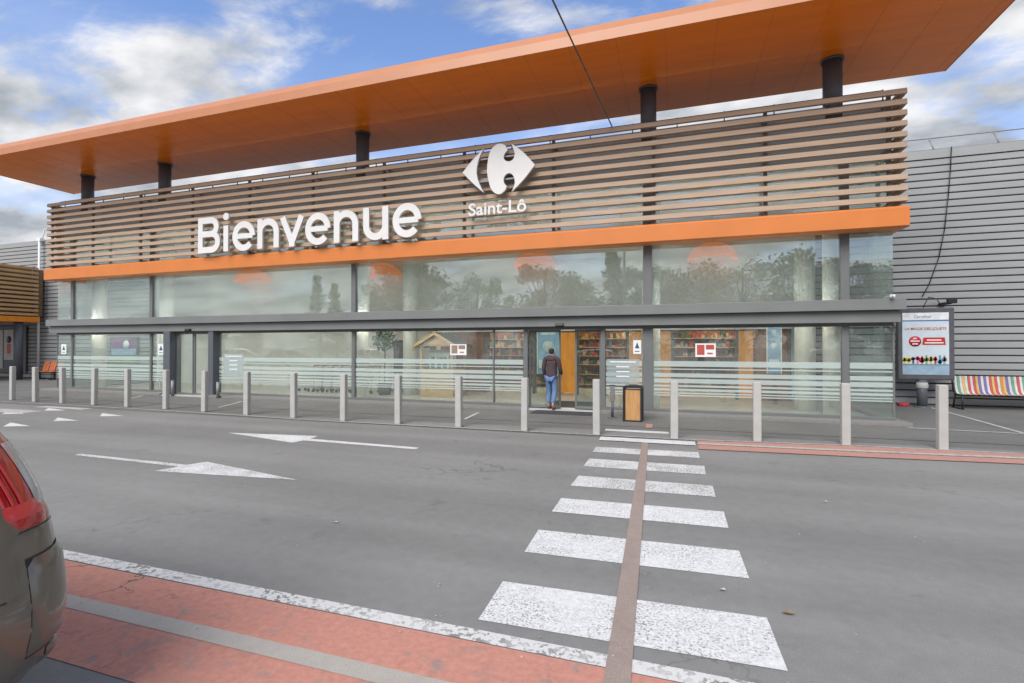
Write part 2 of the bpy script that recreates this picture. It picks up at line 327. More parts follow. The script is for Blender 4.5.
# ================================================================== BUILDING
B = thing('supermarket_building', (-9.5, 13.4, 0), 'long glass fronted supermarket with slatted screen, orange canopy and grey ribbed side walls', 'building')
def bp(mb, name, m, parent=None, bevel=0):
    """part of the building, its verts given in world space"""
    o = mb.build(name, m, None, bevel); p = parent or B
    o.parent = p; o.matrix_parent_inverse = Matrix.Translation(-Vector((-9.5, 13.4, 0))) if p is B else Matrix.Identity(4)
    return o
GL = 13.4
XL, XR = -23.75, 4.72
# plinth and vestibule floor
bp(MB().box(XL-.25, -17.5, 12.97, 13.5, 0, .08).box(-15.2, -3.9, 12.97, 13.5, 0, .08).box(-1.85, XR+.2, 12.97, 13.5, 0, .08).box(XL-.25, XL+.2, 13.5, 18, 0, .08).box(XR-.2, XR+.2, 13.5, 18, 0, .08), 'plinth', M['concrete'], bevel=.008)
bp(MB().box(XL+.2, XR-.2, 13.5, 25, .0, .05).box(-17.5, -15.2, 13.0, 13.5, 0, .03).box(-3.9, -1.85, 13.2, 13.5, 0, .03), 'floor', M['inner_grey'])
# ribbed outer walls (real ribs)
def ribbed(x0, x1, y, z0, z1, name, flip=1, pitch=.21):
    n = int((z1-z0-.12)/pitch); mb = MB()
    mb.box(x0, x1, y+.045, y+.20, z0, z1-.02, 1)
    for i in range(n):
        a = z0+i*pitch
        mb.prism([(y+.044, a+.035), (y+.002, a+.045), (y, a+.06), (y, a+pitch-.012), (y+.006, a+pitch), (y+.044, a+pitch)], 'x', x0, x1, 0)
    mb.box(x0-.001, x1+.001, y-.03, y+.3, z0+n*pitch+.03, z1, 0)
    return bp(mb, name, [M['clad'], M['clad_dark']])
ribbed(3.6, 32, 18, 0, 7.64, 'wall')
ribbed(-60, -16.8, 18, 0, 7.64, 'wall')
ribbed(-16.8, 3.6, 18, 5.0, 7.3, 'wall')
bp(MB().box(-60, 32, 18.3, 60, 7.1, 7.3), 'roof', M['grey_beam'])
# lower glazing frame
for x, wd in ((-22.84, .10), (-18.49, .10), (-9.65, .12), (-4.93, .04), (-3.97, .12), (-1.82, .12), (-.66, .26), (3.77, .14)):
    bp(MB().box(x-wd/2, x+wd/2, GL-.05, GL+.07, .151, 2.219), 'mullion', M['grey_frame'], bevel=.004)
fr = MB()
fr.box(XL, -17.5, GL-.045, GL+.065, .08, .15); fr.box(-15.2, -3.9, GL-.045, GL+.065, .08, .15); fr.box(-1.85, XR, GL-.045, GL+.065, .08, .15)
fr.box(XL, XR, GL-.045, GL+.065, 2.22, 2.30)
bp(fr, 'window_frame', M['grey_frame'], bevel=.005)
bp(MB().box(-17.45, -17.13, 13.05, 13.5, 0, 2.3), 'door_post', M['dark_post'], bevel=.01)
bp(MB().box(-15.45, -15.22, 13.15, 13.5, 0, 2.3), 'door_post', M['dark_post'], bevel=.01)
# panes below
STR = [(1.24, 1.38), (1.16, 1.19), (.97, 1.07), (.82, .93), (.72, .77), (.62, .68), (.55, .58), (.49, .52)]
bays = [(XL, -22.89), (-22.79, -18.54), (-18.44, -17.45), (-15.22, -9.71), (-9.59, -4.03), (-1.76, -.79), (-.53, 3.70), (3.84, XR)]
for a, b in bays:
    p_ = bp(MB().box(a, b, GL-.005, GL+.005, .15, 2.22), 'window_pane', M['glass'])
    mb = MB()
    for z0, z1 in STR: mb.box(a+.02, b-.02, GL-.012, GL-.009, z0, z1)
    o = mb.build('frosted_stripes', M['frost']); o.parent = p_
for X in (XL, XR):
    p_ = bp(MB().box(X-.005, X+.005, GL, 17.95, .15, 2.25), 'side_pane', M['glass_rail'])
    mb = MB()
    for z0, z1 in STR: mb.box(X-.012, X-.009, GL+.02, 17.9, z0, z1)
    o = mb.build('frosted_stripes', M['frost']); o.parent = p_
    bp(MB().box(X-.02, X+.02, GL-.02, GL+.02, .08, 2.25), 'corner_edge', M['grey_frame'])
# beam between the storeys
bp(MB().box(XL+.45, XR+.05, 13.12, GL+.1, 2.295, 2.55).box(XL-.02, XL+.45, 13.12, GL+.1, 2.295, 2.55), 'lower_beam', M['grey_beam'], bevel=.006)
bp(MB().box(XL-.0, XR+.10, 12.98, GL+.1, 2.565, 2.81), 'upper_beam', M['grey_beam'], bevel=.006)
bp(MB().box(XL+.05, XR, 13.1, GL+.12, 2.549, 2.566), 'floor_slab_edge', M['dark_post'])
# upper glazing
GU = 13.08; k_ = GU/GL; UL, UR = XL*k_, XR*k_
ug = [(XL, -22.92), (-22.76, -18.56), (-18.42, -9.73), (-9.57, -.78), (-.54, 3.68), (3.86, XR)]
for a, b in ug: bp(MB().box(a*k_, b*k_, GU-.006, GU+.006, 2.81, 5.9), 'upper_pane', M['glass_up'])
for X in (UL, UR): bp(MB().box(X-.006, X+.006, GU+.01, 17.95, 2.82, 5.9), 'side_pane', M['glass_up'])
for x, wd in ((-22.84, .16), (-18.49, .15), (-9.65, .16), (-.66, .22), (3.77, .18)):
    bp(MB().box(x*k_-wd/2, x*k_+wd/2, GU-.05, GU+.1, 2.812, 5.95), 'upper_mullion', M['grey_frame'], bevel=.005)
# wall panel above the glass, behind the screen
bp(MB().box(UL, UR, GU+.02, GU+.14, 5.95, 7.28).box(UL, UR, GU-.01, GU+.019, 6.5, 6.53), 'parapet_wall', M['clad'])
bp(MB().box(UL, UR, GU+.145, 17.9, 5.97, 6.05), 'vestibule_ceiling', M['inner_white'])
bp(MB().box(UL+.1, UR-.1, GU+.145, 18.2, 6.95, 7.05), 'flat_roof', M['grey_beam'])
for X in (UL, UR): bp(MB().box(X-.05, X+.05, GU+.145, 17.95, 5.92, 7.0), 'side_wall', M['clad'])
# orange fascia band
bp(MB().prism([(12.56, 4.32), (12.56, 4.71), (12.60, 4.75), (13.02, 4.75), (13.02, 4.31), (12.62, 4.30)], 'x', -23.12, 4.74).box(-23.12, -22.9, 13.021, 13.9, 4.32, 4.75).box(4.62, 4.74, 13.021, 13.9, 4.32, 4.75), 'fascia_band', M['orange_band'], bevel=.006)
# slatted screen: 11 slats with side returns
scr = bp(MB().box(-23.0, 4.6, 12.86, 12.90, 4.775, 4.80), 'slat_screen', M['bracket'])
for i in range(11):
    z = 4.77+.229*i+.085
    mb = MB().prism([(12.58, z), (12.60, z+.118), (12.68, z+.118), (12.66, z)], 'x', -23.02, 4.72)
    mb.prism([(4.72, z), (4.70, z+.118), (4.62, z+.118), (4.64, z)], 'y', 12.68, 13.8)
    mb.prism([(-23.02, z), (-23.0, z+.118), (-22.92, z+.118), (-22.94, z)], 'y', 12.68, 13.8)
    o = mb.build('slat', M['slat']); o.parent = scr; o.matrix_parent_inverse = Matrix.Identity(4)
for x in (-23.0, -20.7, -18.21, -15.73, -13.24, -10.72, -8.16, -5.58, -3.02, -.48, 2.02, 4.44):
    mb = MB().box(x-.04, x+.04, 12.74, 12.80, 4.78, 7.24)
    mb.box(x-.03, x+.03, 12.801, 13.09, 7.05, 7.11).box(x-.03, x+.03, 12.801, 13.09, 6.0, 6.06).box(x-.03, x+.03, 12.801, 13.02, 4.80, 4.86)
    for i in range(11):
        z = 4.77+.229*i+.085; mb.box(x-.03, x+.03, 12.662, 12.739, z+.02, z+.10)
    o = mb.build('bracket', M['bracket']); o.parent = scr; o.matrix_parent_inverse = Matrix.Identity(4)
# lightning conductor rail on top
mb = MB().tube([(-22.9, 12.95, 7.42), (4.4, 12.95, 7.42)], .012)
for i in range(26): x = -22.6+i*1.08; mb.box(x-.012, x+.012, 12.94, 12.96, 7.1, 7.44)
bp(mb, 'roof_edge_rail', M['black'])
# canopy
CX0, CX1, CY0, CY1, CZ = -24.85, 6.22, 10.78, 14.58, 8.4
can = bp(MB().prism([(CY0, CZ), (CY1, CZ), (CY1, CZ+.10), (CY0+.12, CZ+.40), (CY0+.02, CZ+.02)], 'x', CX0, CX1), 'canopy', M['orange'])
e = MB().prism([(CY0-.012, CZ-.012), (CY0-.012, CZ+.215), (CY0+.10, CZ+.42), (CY0+.10, CZ+.404), (CY0+.0, CZ+.20), (CY0, CZ-.012)], 'x', CX0-.01, CX1+.01)
e.box(CX0-.012, CX0-.002, CY0, CY1, CZ-.01, CZ+.12).box(CX1+.002, CX1+.012, CY0, CY1, CZ-.01, CZ+.12)
o = e.build('edge_trim', M['canopy_edge']); o.parent = can; o.matrix_parent_inverse = Matrix.Identity(4)
sm = MB()
k = 0
x = CX0+1.0
while x < CX1: sm.box(x-.004, x+.004, CY0+.01, CY1-.01, CZ-.0015, CZ+.001); x += 1.03
o = sm.build('panel_joints', M['seam']); o.parent = can; o.matrix_parent_inverse = Matrix.Identity(4)
for x in (-21.72, -17.62, -9.21, -.62, 3.50):
    o = MB().cyl((x, 13.2, 7.0), (x, 13.2, CZ-.003), .2, n=28).cyl((x, 13.2, CZ-.05), (x, 13.2, CZ-.003), .235, n=28).build('canopy_post', M['dark_post']); o.parent = can; o.matrix_parent_inverse = Matrix.Identity(4)
# roof rail of the right wing and left wing
for xa, xb in ((5.0, 32), (-60, -24)):
    mb = MB().tube([(xa, 18.25, 8.08), (xb, 18.25, 8.08)], .018).tube([(xa, 18.2, 7.72), (xb, 18.2, 7.72)], .014)
    n = int(abs(xb-xa)/1.57)
    for i in range(n):
        x = xa+.8+i*1.57*(1 if xb > xa else -1); mb.tube([(x+.1, 18.1, 7.6), (x, 18.25, 8.1)], .02)
    if xa > 0: bp(mb, 'roof_railing', M['bracket'])
# ---------------- vestibule interior
cols = [-21.3, -17.9, -10.0, -8.35, -.2, 3.05, 4.0]
cc_ = MB()
for x, y in ((-22.6, 14.2), (-19.05, 14.4), (-9.85, 14.1), (-8.9, 15.6), (-.62, 14.2), (3.3, 15.0), (3.72, 14.0)):
    bp(MB().cyl((x, y, .05), (x, y, 5.92), .25, n=28), 'column', M['column'])
bp(MB().box(-23.55, -9.0, 17.3, 17.6, .05, 5.9), 'inner_wall', M['inner_white'])
bp(MB().box(-9.0, 3.6, 17.3, 17.6, 2.42, 5.9), 'inner_wall', M['inner_white'])
bp(MB().box(3.45, 3.6, 17.61, 24.9, .05, 3.2).box(-9.1, -8.95, 17.61, 24.9, .05, 3.2).box(-9, 3.5, 24.9, 25, .05, 3.2), 'shop_wall', M['inner_white'])
bp(MB().box(-9.1, 3.6, 17.61, 25, 3.2, 3.3), 'shop_ceiling', M['inner_white'])
bp(MB().box(-9.0, 3.45, 17.22, 17.3, 2.30, 2.44), 'header_trim', M['white'])
bp(MB().box(-8.6, -6.75, 17.4, 17.5, .05, 2.3), 'wood_panel', M['rust'], bevel=.004)
for a, b in ((2.45, 3.4), (-4.4, -4.15)): bp(MB().box(a, b, 17.4, 17.5, .05, 2.3), 'wood_panel', M['rust'])
for a, b in ((-4.05, -3.35), (-1.5, -1.08), (-.46, -.12), (1.95, 2.42)): bp(MB().box(a, b, 17.7, 17.76, .1, 2.28), 'inner_door', M['amber'])
fm = MB()
for x in (-8.95, -6.68, -4.85, -4.1, -3.28, -2.3, -1.54, -1.02, -.5, -.07, 1.9, 2.9, 3.4): fm.box(x-.04, x+.04, 17.32, 17.6, .05, 2.3)
fm.box(-9, 3.45, 17.33, 17.59, 2.26, 2.31)
bp(fm, 'shop_frame', M['dark_post'])
# sliding entrance door: open leaf frames and glass
for (xa, xb), nm in (((-3.91, -3.0), 'l'), ((-2.6, -1.88), 'r')):
    d_ = MB().box(xa, xa+.05, 13.5, 13.55, .03, 2.22).box(xb-.05, xb, 13.5, 13.55, .03, 2.22).box(xa+.05, xb-.05, 13.5, 13.55, .03, .12).box(xa+.05, xb-.05, 13.5, 13.55, 2.15, 2.22)
    dd = bp(d_, 'entrance_door', M['grey_frame']); xx = MB().box(xa+.05, xb-.05, 13.52, 13.53, .12, 2.15)
    o = xx.build('glass', M['glass_rail']); o.parent = dd; o.matrix_parent_inverse = Matrix.Identity(4)
for xa, xb in ((-17.12, -16.31), (-16.28, -15.46)):
    d_ = MB().box(xa, xa+.05, 13.3, 13.35, .03, 2.28).box(xb-.05, xb, 13.3, 13.35, .03, 2.28).box(xa+.05, xb-.05, 13.3, 13.35, .03, .10).box(xa+.05, xb-.05, 13.3, 13.35, 2.2, 2.28)
    dd = bp(d_, 'side_entrance_door', M['grey_frame']); o = MB().box(xa+.05, xb-.05, 13.32, 13.33, .10, 2.2).build('glass', M['glass']); o.parent = dd; o.matrix_parent_inverse = Matrix.Identity(4)
# door sensors
for x in (-2.94, -16.3):
    tag(MB().prism([(13.02, 2.31), (13.12, 2.27), (13.12, 2.38), (13.04, 2.38)], 'x', x-.11, x+.11).build('door_sensor', M['black'], bevel=.008),
        'small black door sensor above the ' + ('open main entrance' if x > -5 else 'closed left entrance doors'), 'sensor')
tag(MB().box(-3.6, -2.0, 12.5, 13.15, .006, .02).build('door_mat', M['mat'], bevel=.004), 'dark door mat on the pavement before the open entrance', 'mat')
tag(MB().box(-3.6, -2.0, 13.65, 15.2, .052, .064).build('door_mat', M['mat'], bevel=.004), 'dark door mat on the floor inside the open entrance', 'mat')
# lamps in the shop, and hidden strips added to brighten the vestibule
for i, (x, y) in enumerate([(x, y) for y in (19.5, 22.3) for x in (-7.4, -4.6, -1.8, 1.2)]):
    t_ = thing('ceiling_light', (x, y, 3.2), '%s lit ceiling panel from the left in the %s row of the shop' % (ORD[i % 4], 'front' if i < 4 else 'rear'), 'ceiling light', 'ceiling panels in the shop')
    MB().box(-.55, .55, -.2, .2, -.05, -.001).build('lamp_panel', M['lamp_on'], t_)
    MB().box(-.6, .6, -.25, -.201, -.06, -.001).box(-.6, .6, .201, .25, -.06, -.001).box(-.6, -.551, -.201, .201, -.06, -.001).box(.551, .6, -.201, .201, -.06, -.001).build('frame', M['white'], t_)
for i, x in enumerate((-21.2, -17.0, -12.6, -8.2, -3.6, 1.6)):
    t_ = thing('added_strip_lamp', (x, 13.62, 2.46), 'long white strip lamp behind the grey beam, %s from the left' % ORD[i], 'strip lamp', 'strip lamps behind the beam')
    MB().box(-1.7, 1.7, .0, .10, -.035, .02).build('fill_tube', M['fill_down'], t_)
    MB().box(-1.7, 1.7, .0, .10, .065, .09).build('fill_tube', M['fill_up'], t_)  # unseen upward tube, added to brighten the room behind the upper glass
    MB().box(-1.75, 1.75, -.02, .12, .021, .06).box(-1.75, 1.75, -.03, -.003, -.06, .0205).build('housing', M['white'], t_)
for i, (x, z) in enumerate(((-17.4, 4.80), (-10.9, 4.74), (-4.7, 4.82), (1.15, 4.76))):
    t_ = thing('pendant_lamp', (x, 16.95, z-.25), '%s orange dome pendant lamp from the left behind the upper glass' % ORD[i], 'pendant lamp', 'orange dome lamps')
    prof = [(.74*math.cos(a), .55*math.sin(a)) for a in [R(90*j/10) for j in range(10)]]+[(.03, .55)]
    MB().rev(prof+[(.03, .53)]+[(.72*math.cos(a), .53*math.sin(a)) for a in [R(90*j/10) for j in range(9, -1, -1)]], (0, 0, 0), 36).build('lamp_shade', M['pendant'], t_)
    MB().cyl((0, 0, .54), (0, 0, 5.92-z+.25), .012, n=6).build('cord', M['black'], t_)

# ---------------- shelving with goods
for i, x0 in enumerate((-8.6, -4.6, -.5)):
    t_ = thing('shop_shelving', (x0+1.9, 20.4, 0), ['left', 'middle', 'right'][i]+' shelving unit full of goods in the lit shop', 'shelving', 'shelving units inside the shop')
    mb = MB().box(-1.9, 1.7, .2, .24, .05, 2.5)
    mb.box(-1.9, -1.86, -.25, .199, .05, 2.5).box(1.66, 1.7, -.25, .199, .05, 2.5); mb.build('frame', M['rust'], t_)
    for z in (.2, .6, 1.0, 1.35, 1.7, 2.05): MB().box(-1.858, 1.658, -.25, .198, z, z+.03).build('shelf', M['pine'], t_)
    gd = MB(); pal = [(.32, .05, .04), (.38, .26, .08), (.08, .10, .2), (.38, .36, .3), (.08, .14, .07), (.2, .11, .06), (.10, .07, .06)]
    for z in (.23, .63, 1.03, 1.38, 1.73, 2.08):
        x = -1.82
        while x < 1.5:
            wd = random.uniform(.04, .17); hh = random.uniform(.07, .30); yy = random.uniform(-.22, -.08); gd.box(x0+1.9+x, x0+1.9+x+wd-.008, 20.4+yy, 20.4+.1, z+.002, z+hh, random.randrange(7)); x += wd
    tag(gd.build('shelf_goods', [mat('goods colour %d%d' % (i, j), c, .5, var=.3, scale=9) for j, c in enumerate(pal)]), 'mass of colourful packaged goods on the %s shelving in the shop' % ['left', 'middle', 'right'][i], 'goods', kind='stuff')

# ---------------- wooden chalet kiosk in the vestibule
kx, ky = -7.62, 15.6
t_ = thing('wooden_kiosk', (kx, ky, .05), 'small pale wooden chalet kiosk with pitched dark roof behind the glass', 'kiosk')
MB().box(-.62, .62, -.5, .6, 0, .95).build('counter', M['pine'], t_, bevel=.01)
mb = MB()
for sx in (-.58, .58):
    for sy in (-.46, .56): mb.box(sx-.04, sx+.04, sy-.04, sy+.04, .951, 1.72)
mb.build('corner_post', M['pine'], t_)
MB().prism([(-.66, 1.72), (.66, 1.72), (0, 2.08)], 'y', -.5, .6).build('gable', M['pine'], t_)
MB().prism([(-.80, 1.66), (0, 2.11), (.80, 1.66), (.80, 1.72), (0, 2.18), (-.80, 1.72)], 'y', -.66, .72).build('roof', mat('kiosk roof felt', (.06, .07, .05), .8), t_)
MB().prism([(-.82, 1.63), (0, 2.09), (.82, 1.63), (.82, 1.74), (0, 2.20), (-.82, 1.74)], 'y', -.69, -.662).build('barge_board', M['pine'], t_)
gd = MB()
for j in range(14):
    x = -.5+j*.075; gd.box(x, x+.06, -.2, -.1, .952, .952+random.uniform(.15, .45), j % 3)
MB().box(-.5, .5, -.05, 0, .952, 1.6).build('back_panel', mat('pale poster', (.45, .5, .52), .6), t_)
gd.build('display_goods', [mat('kiosk goods a', (.1, .35, .33), .5), mat('kiosk goods b', (.6, .6, .55), .5), mat('kiosk goods c', (.15, .25, .4), .5)], t_)

# indoor plant and dark display board in the vestibule
t_ = thing('potted_tree', (-9.75, 15.3, .05), 'small leafy indoor tree in a dark pot beside the white column', 'plant')
MB().rev([(0, 0), (.2, 0), (.26, .4), (.22, .4), (.2, .36), (0, .36)], (0, 0, 0), 20).build('pot', M['dark_post'], t_)
MB().cyl((0, 0, .36), (.02, 0, 1.7), .025, .018, n=8).build('stem', M['bark'], t_)
rq = random.Random(2); mb = MB()
for i in range(420):
    p = Vector((rq.gauss(0, 1), rq.gauss(0, 1), rq.gauss(0, .8))).normalized()*rq.uniform(.1, .42)+Vector((0, 0, 1.95)); u_ = Vector((rq.gauss(0, 1), rq.gauss(0, 1), rq.gauss(0, 1))).normalized()*.07; w_ = u_.orthogonal().normalized()*.03
    mb.add([p-u_, p+w_, p+u_, p-w_], [(0, 1, 2, 3)])
mb.build('foliage', mat('indoor leaf', (.06, .12, .03), .6, var=.3), t_, fix=False)
t_ = thing('display_board', (-9.9, 16.8, .05), 'tall dark display board standing inside behind the glass left of the kiosk', 'display board')
MB().box(-.38, .38, -.05, .05, .05, 1.95).build('cabinet', M['black'], t_, bevel=.01)
MB().box(-.33, .33, -.056, -.051, 1.0, 1.85).build('poster', mat('dark board poster', (.09, .10, .12), .3, var=.6, scale=4), t_)
MB().box(-.45, .45, -.2, .2, 0, .049).build('base', M['dark_post'], t_)
# ---------------- banners, posters, stickers
def banner(x, y, z0, z1, wd, label, rz=0):
    t_ = thing('hanging_banner', (x, y, z0), label, 'banner', rz=rz)
    MB().box(-wd/2, wd/2, -.006, .006, 0, z1-z0).build('fabric', mat('banner blue', (.22, .36, .52), .6, var=.25, scale=3), t_)
    MB().box(-wd/2+.05, wd/2-.05, -.009, -.0065, (z1-z0)*.12, (z1-z0)*.28).box(-wd/2+.12, wd/2-.12, -.009, -.0065, (z1-z0)*.78, (z1-z0)*.88).rev([(0, -.009), (wd*.27, -.009), (wd*.27, -.0065), (0, -.0065)], (0, 0, (z1-z0)*.55), 20, axis='y').build('printed_motif', mat('banner pale print', (.55, .62, .66), .6), t_)
    MB().box(-wd/2-.02, -wd/2, -.01, .01, 0, z1-z0).box(wd/2, wd/2+.02, -.01, .01, 0, z1-z0).box(-wd/2-.02, wd/2+.02, -.012, .012, z1-z0, z1-z0+.03).build('frame', M['white'], t_)
banner(-3.95, 15.9, .85, 2.5, .72, 'blue and white banner hanging beside the open entrance door')
banner(2.65, 15.5, 1.0, 2.4, .34, 'narrow blue and white banner hanging inside the right window bay')
def sticker(x0, x1, z0, z1, label, dark=(.05, .08, .12), kind='tri'):
    o = thing('window_notice', (x0, GL-.02, z0), label, 'notice')
    MB().box(0, x1-x0, 0, .003, 0, z1-z0).build('sheet', M['white'], o)
    m_ = mat('notice print', dark, .6); W, H = x1-x0, z1-z0; mb = MB()
    if kind == 'tri': mb.prism([(W*.2, H*.4), (W*.8, H*.4), (W*.5, H*.85)], 'y', -.003, -.0005); mb.box(W*.2, W*.8, -.003, -.0005, H*.15, H*.22)
    else: mb.box(W*.08, W*.45, -.003, -.0005, H*.15, H*.9); mb.box(W*.52, W*.92, -.003, -.0005, H*.55, H*.9); mb.box(W*.58, W*.85, -.003, -.0005, H*.2, H*.32)
    mb.build('print', m_, o)
sticker(-1.03, -.83, 1.56, 1.92, 'white triangle notice stuck on the glass right of the entrance')
sticker(-23.5, -23.2, 1.45, 1.85, 'white notice at the far left end of the glass front')
sticker(-18.15, -17.85, 1.45, 1.85, 'white notice on the pane left of the closed entrance doors')
sticker(-6.3, -5.78, 1.50, 1.82, 'framed poster stuck on the glass left of the open entrance', (.3, .2, .15), 'p')
sticker(.50, .98, 1.49, 1.83, 'red and white framed poster stuck inside the right window bay', (.45, .08, .06), 'p')
def film(x0, x1, z0, z1, label, y=GL-.02):
    o = thing('glass_panel_notice', (x0, y, z0), label, 'notice'); W, H = x1-x0, z1-z0
    MB().box(0, W, 0, .003, 0, H).build('film', M['panel_film'], o); mb = MB()
    for j, (a, b) in enumerate(((.1, .9), (.3, .7), (.3, .7), (.3, .7))): mb.box(W*a, W*b, -.003, -.0005, H*(.86-j*.2), H*(.91-j*.2))
    mb.build('lettering', M['white'], o)
film(-1.72, -.88, .78, 1.42, 'pale blue glass notice with white lines right of the entrance')
film(-15.0, -14.1, .75, 1.5, 'pale glass notice with white lines right of the closed entrance')
# picture window on the left wall, seen through the glass
t_ = thing('wall_poster', (-26.8, 17.9, 1.0), 'purple and blue landscape poster on grey wall behind left glass', 'poster')
MB().box(-.9, 1.1, 0, .06, -.2, 1.25).build('frame', M['dark_post'], t_)
MB().box(-.8, 1.0, -.005, -.001, .65, 1.15).build('sky_print', mat('purple print', (.20, .07, .24), .5, var=.3), t_)
MB().box(-.8, 1.0, -.005, -.001, .1, .65).build('field_print', mat('blue print', (.3, .42, .55), .5, var=.3), t_)
MB().box(-.8, 1.0, -.005, -.001, -.1, .1).build('grass_print', mat('green print', (.25, .3, .07), .5, var=.3), t_)
MB().rev([(0, -.008), (.22, -.008), (.22, -.0055), (0, -.0055)], (.3, 0, .85), 24, axis='y').build('round_emblem', M['white'], t_)

# ================================================================== SIGNS
t_ = thing('welcome_sign', (-15.0, 12.4, 4.85), 'large white raised letters reading Bienvenue on the slatted screen', 'sign')
def arc(cx, cz, rx, rz, a0, a1, n=18): return [(cx+rx*math.cos(R(a0+(a1-a0)*i/n)), cz+rz*math.sin(R(a0+(a1-a0)*i/n))) for i in range(n+1)]
def ribbon(mb, pts, wd, y0, y1, org):
    """flat stroke of even width along a centre line, extruded from y0 to y1"""
    pts = [p for i, p in enumerate(pts) if i == 0 or (Vector(p)-Vector(pts[i-1])).length > 1e-4]
    Lp, Rp = [], []
    for i, p in enumerate(pts):
        a_, b_ = Vector(pts[max(i-1, 0)]), Vector(pts[min(i+1, len(pts)-1)]); t2 = (b_-a_).normalized(); n2 = Vector((-t2.y, t2.x))*wd/2
        if 0 < i < len(pts)-1:
            t1 = (Vector(p)-a_).normalized(); n2 = n2/max(.5, n2.normalized().dot(Vector((-t1.y, t1.x))))
        Lp.append(Vector(p)+n2); Rp.append(Vector(p)-n2)
    v = []; n = len(pts)
    for y in (y0, y1):
        for l_, r_ in zip(Lp, Rp): v += [(l_.x-org[0], y-org[1], l_.y-org[2]), (r_.x-org[0], y-org[1], r_.y-org[2])]
    q = 2*n
    mb.add(v, [(2*i, 2*i+1, 2*i+3, 2*i+2) for i in range(n-1)], 0)
    mb.add(v, [(q+2*i, q+2*i+2, q+2*i+3, q+2*i+1) for i in range(n-1)]+[(2*i, 2*i+2, q+2*i+2, q+2*i) for i in range(n-1)]+[(2*i+1, q+2*i+1, q+2*i+3, 2*i+3) for i in range(n-1)]+[(0, q, q+1, 1), (2*n-2, 2*n-1, 2*q-1, 2*q-2)], 1)
def glyph(ch, x0, x1, z0, z1, wd):
    h = wd/2; a, b, c, e = x0+h, x1-h, z0+h, z1-h; mx_, mz = (a+b)/2, (c+e)/2
    if ch == 'B':
        m2 = z0+(z1-z0)*.53; r1, r2 = (e-m2)/2, (m2-c)/2
        return [[(a, z0), (a, z1)], [(a, e), (b-.06-r1, e)]+arc(b-.06-r1, m2+r1, r1, r1, 90, -90)+[(a, m2)], [(a, m2), (b-r2, m2)]+arc(b-r2, c+r2, r2, r2, 90, -90)+[(a, c)]]
    if ch == 'i': return [[(mx_, z0), (mx_, z0+.84)]]
    if ch == 'e': return [arc(mx_, mz, (b-a)/2, (e-c)/2, 0, 318, 34), [(a, mz-.0), (b+.0, mz-.0)]]
    if ch == 'n': return [[(a, z0), (a, z1)], arc(mx_, e-(b-a)/2, (b-a)/2, (b-a)/2, 180, 0)+[(b, z0)]]
    if ch == 'u': return [[(b, z1), (b, z0)], [(a, z1)]+arc(mx_, c+(b-a)/2, (b-a)/2, (b-a)/2, 180, 360)]
    if ch == 'v': return [[(a, z1), (mx_, z0+.10)], [(b, z1), (mx_, z0+.10)], [(mx_-.10, z0+.07), (mx_+.10, z0+.07)]]
for ch, a, b, z0, z1 in (('B', -15.01, -14.06, 4.83, 6.00), ('i', -13.93, -13.70, 4.84, 5.7), ('e', -13.54, -12.62, 4.81, 5.76), ('n', -12.52, -11.68, 4.84, 5.77),
                         ('v', -11.64, -10.72, 4.86, 5.76), ('e', -10.68, -9.76, 4.82, 5.79), ('n', -9.64, -8.79, 4.84, 5.78), ('u', -8.62, -7.78, 4.83, 5.79), ('e', -7.64, -6.72, 4.84, 5.81)):
    mb = MB()
    for q, st in enumerate(glyph(ch, a, b, z0, z1, .20)): ribbon(mb, st, .20 if not (ch == 'e' and q) else .16, 12.38-.0015*q, 12.44+.0015*q, t_.location)
    if ch == 'i': mb.rev([(0, -.06), (.12, -.06), (.12, 0), (0, 0)], ((a+b)/2-t_.location.x, 12.44-t_.location.y, 5.97-t_.location.z), 24, axis='y')
    o = mb.build('letter', [M['letter'], M['letter_side']], t_)
    for p in o.data.polygons: p.use_smooth = False
mb = MB()
for x in (-14.5, -12.1, -9.2, -7.2): mb.box(x-.02-(-15.0), x+.02+15.0, .05, .2, .5, .53)
mb.build('mounting_rail', M['bracket'], t_)
t_ = thing('logo_sign', (-4.6, 12.4, 5.28), 'white company emblem with Saint-Lô lettering below on the slatted screen', 'sign')
def smooth(pts, sharp, n=4):
    """Catmull-Rom through the outline, with corners kept at the given indices"""
    out = []; k = len(pts)
    for i in range(k):
        p0, p1, p2, p3 = pts[(i-1) % k], pts[i], pts[(i+1) % k], pts[(i+2) % k]
        if i in sharp: p0 = p1
        if (i+1) % k in sharp: p3 = p2
        for j in range(n):
            s_ = j/n
            out.append(tuple(.5*((2*p1[c])+(-p0[c]+p2[c])*s_+(2*p0[c]-5*p1[c]+4*p2[c]-p3[c])*s_*s_+(-p0[c]+3*p1[c]-3*p2[c]+p3[c])*s_**3) for c in (0, 1)))
    return out
def emblem(pts, sharp):
    mb = MB().prism([(x+4.6, z-5.28) for x, z in smooth(pts, sharp)], 'y', -.04, .03)
    o = mb.build('emblem', [M['letter'], M['letter_side']], t_, fix=False)
    for i, p in enumerate(o.data.polygons): p.material_index = 0 if i < 2 else 1
emblem([(-4.84, 7.06), (-5.15, 6.80), (-5.46, 6.48), (-5.15, 6.15), (-4.84, 5.87), (-4.98, 6.15), (-5.05, 6.46), (-4.98, 6.80)], {0, 2, 4})
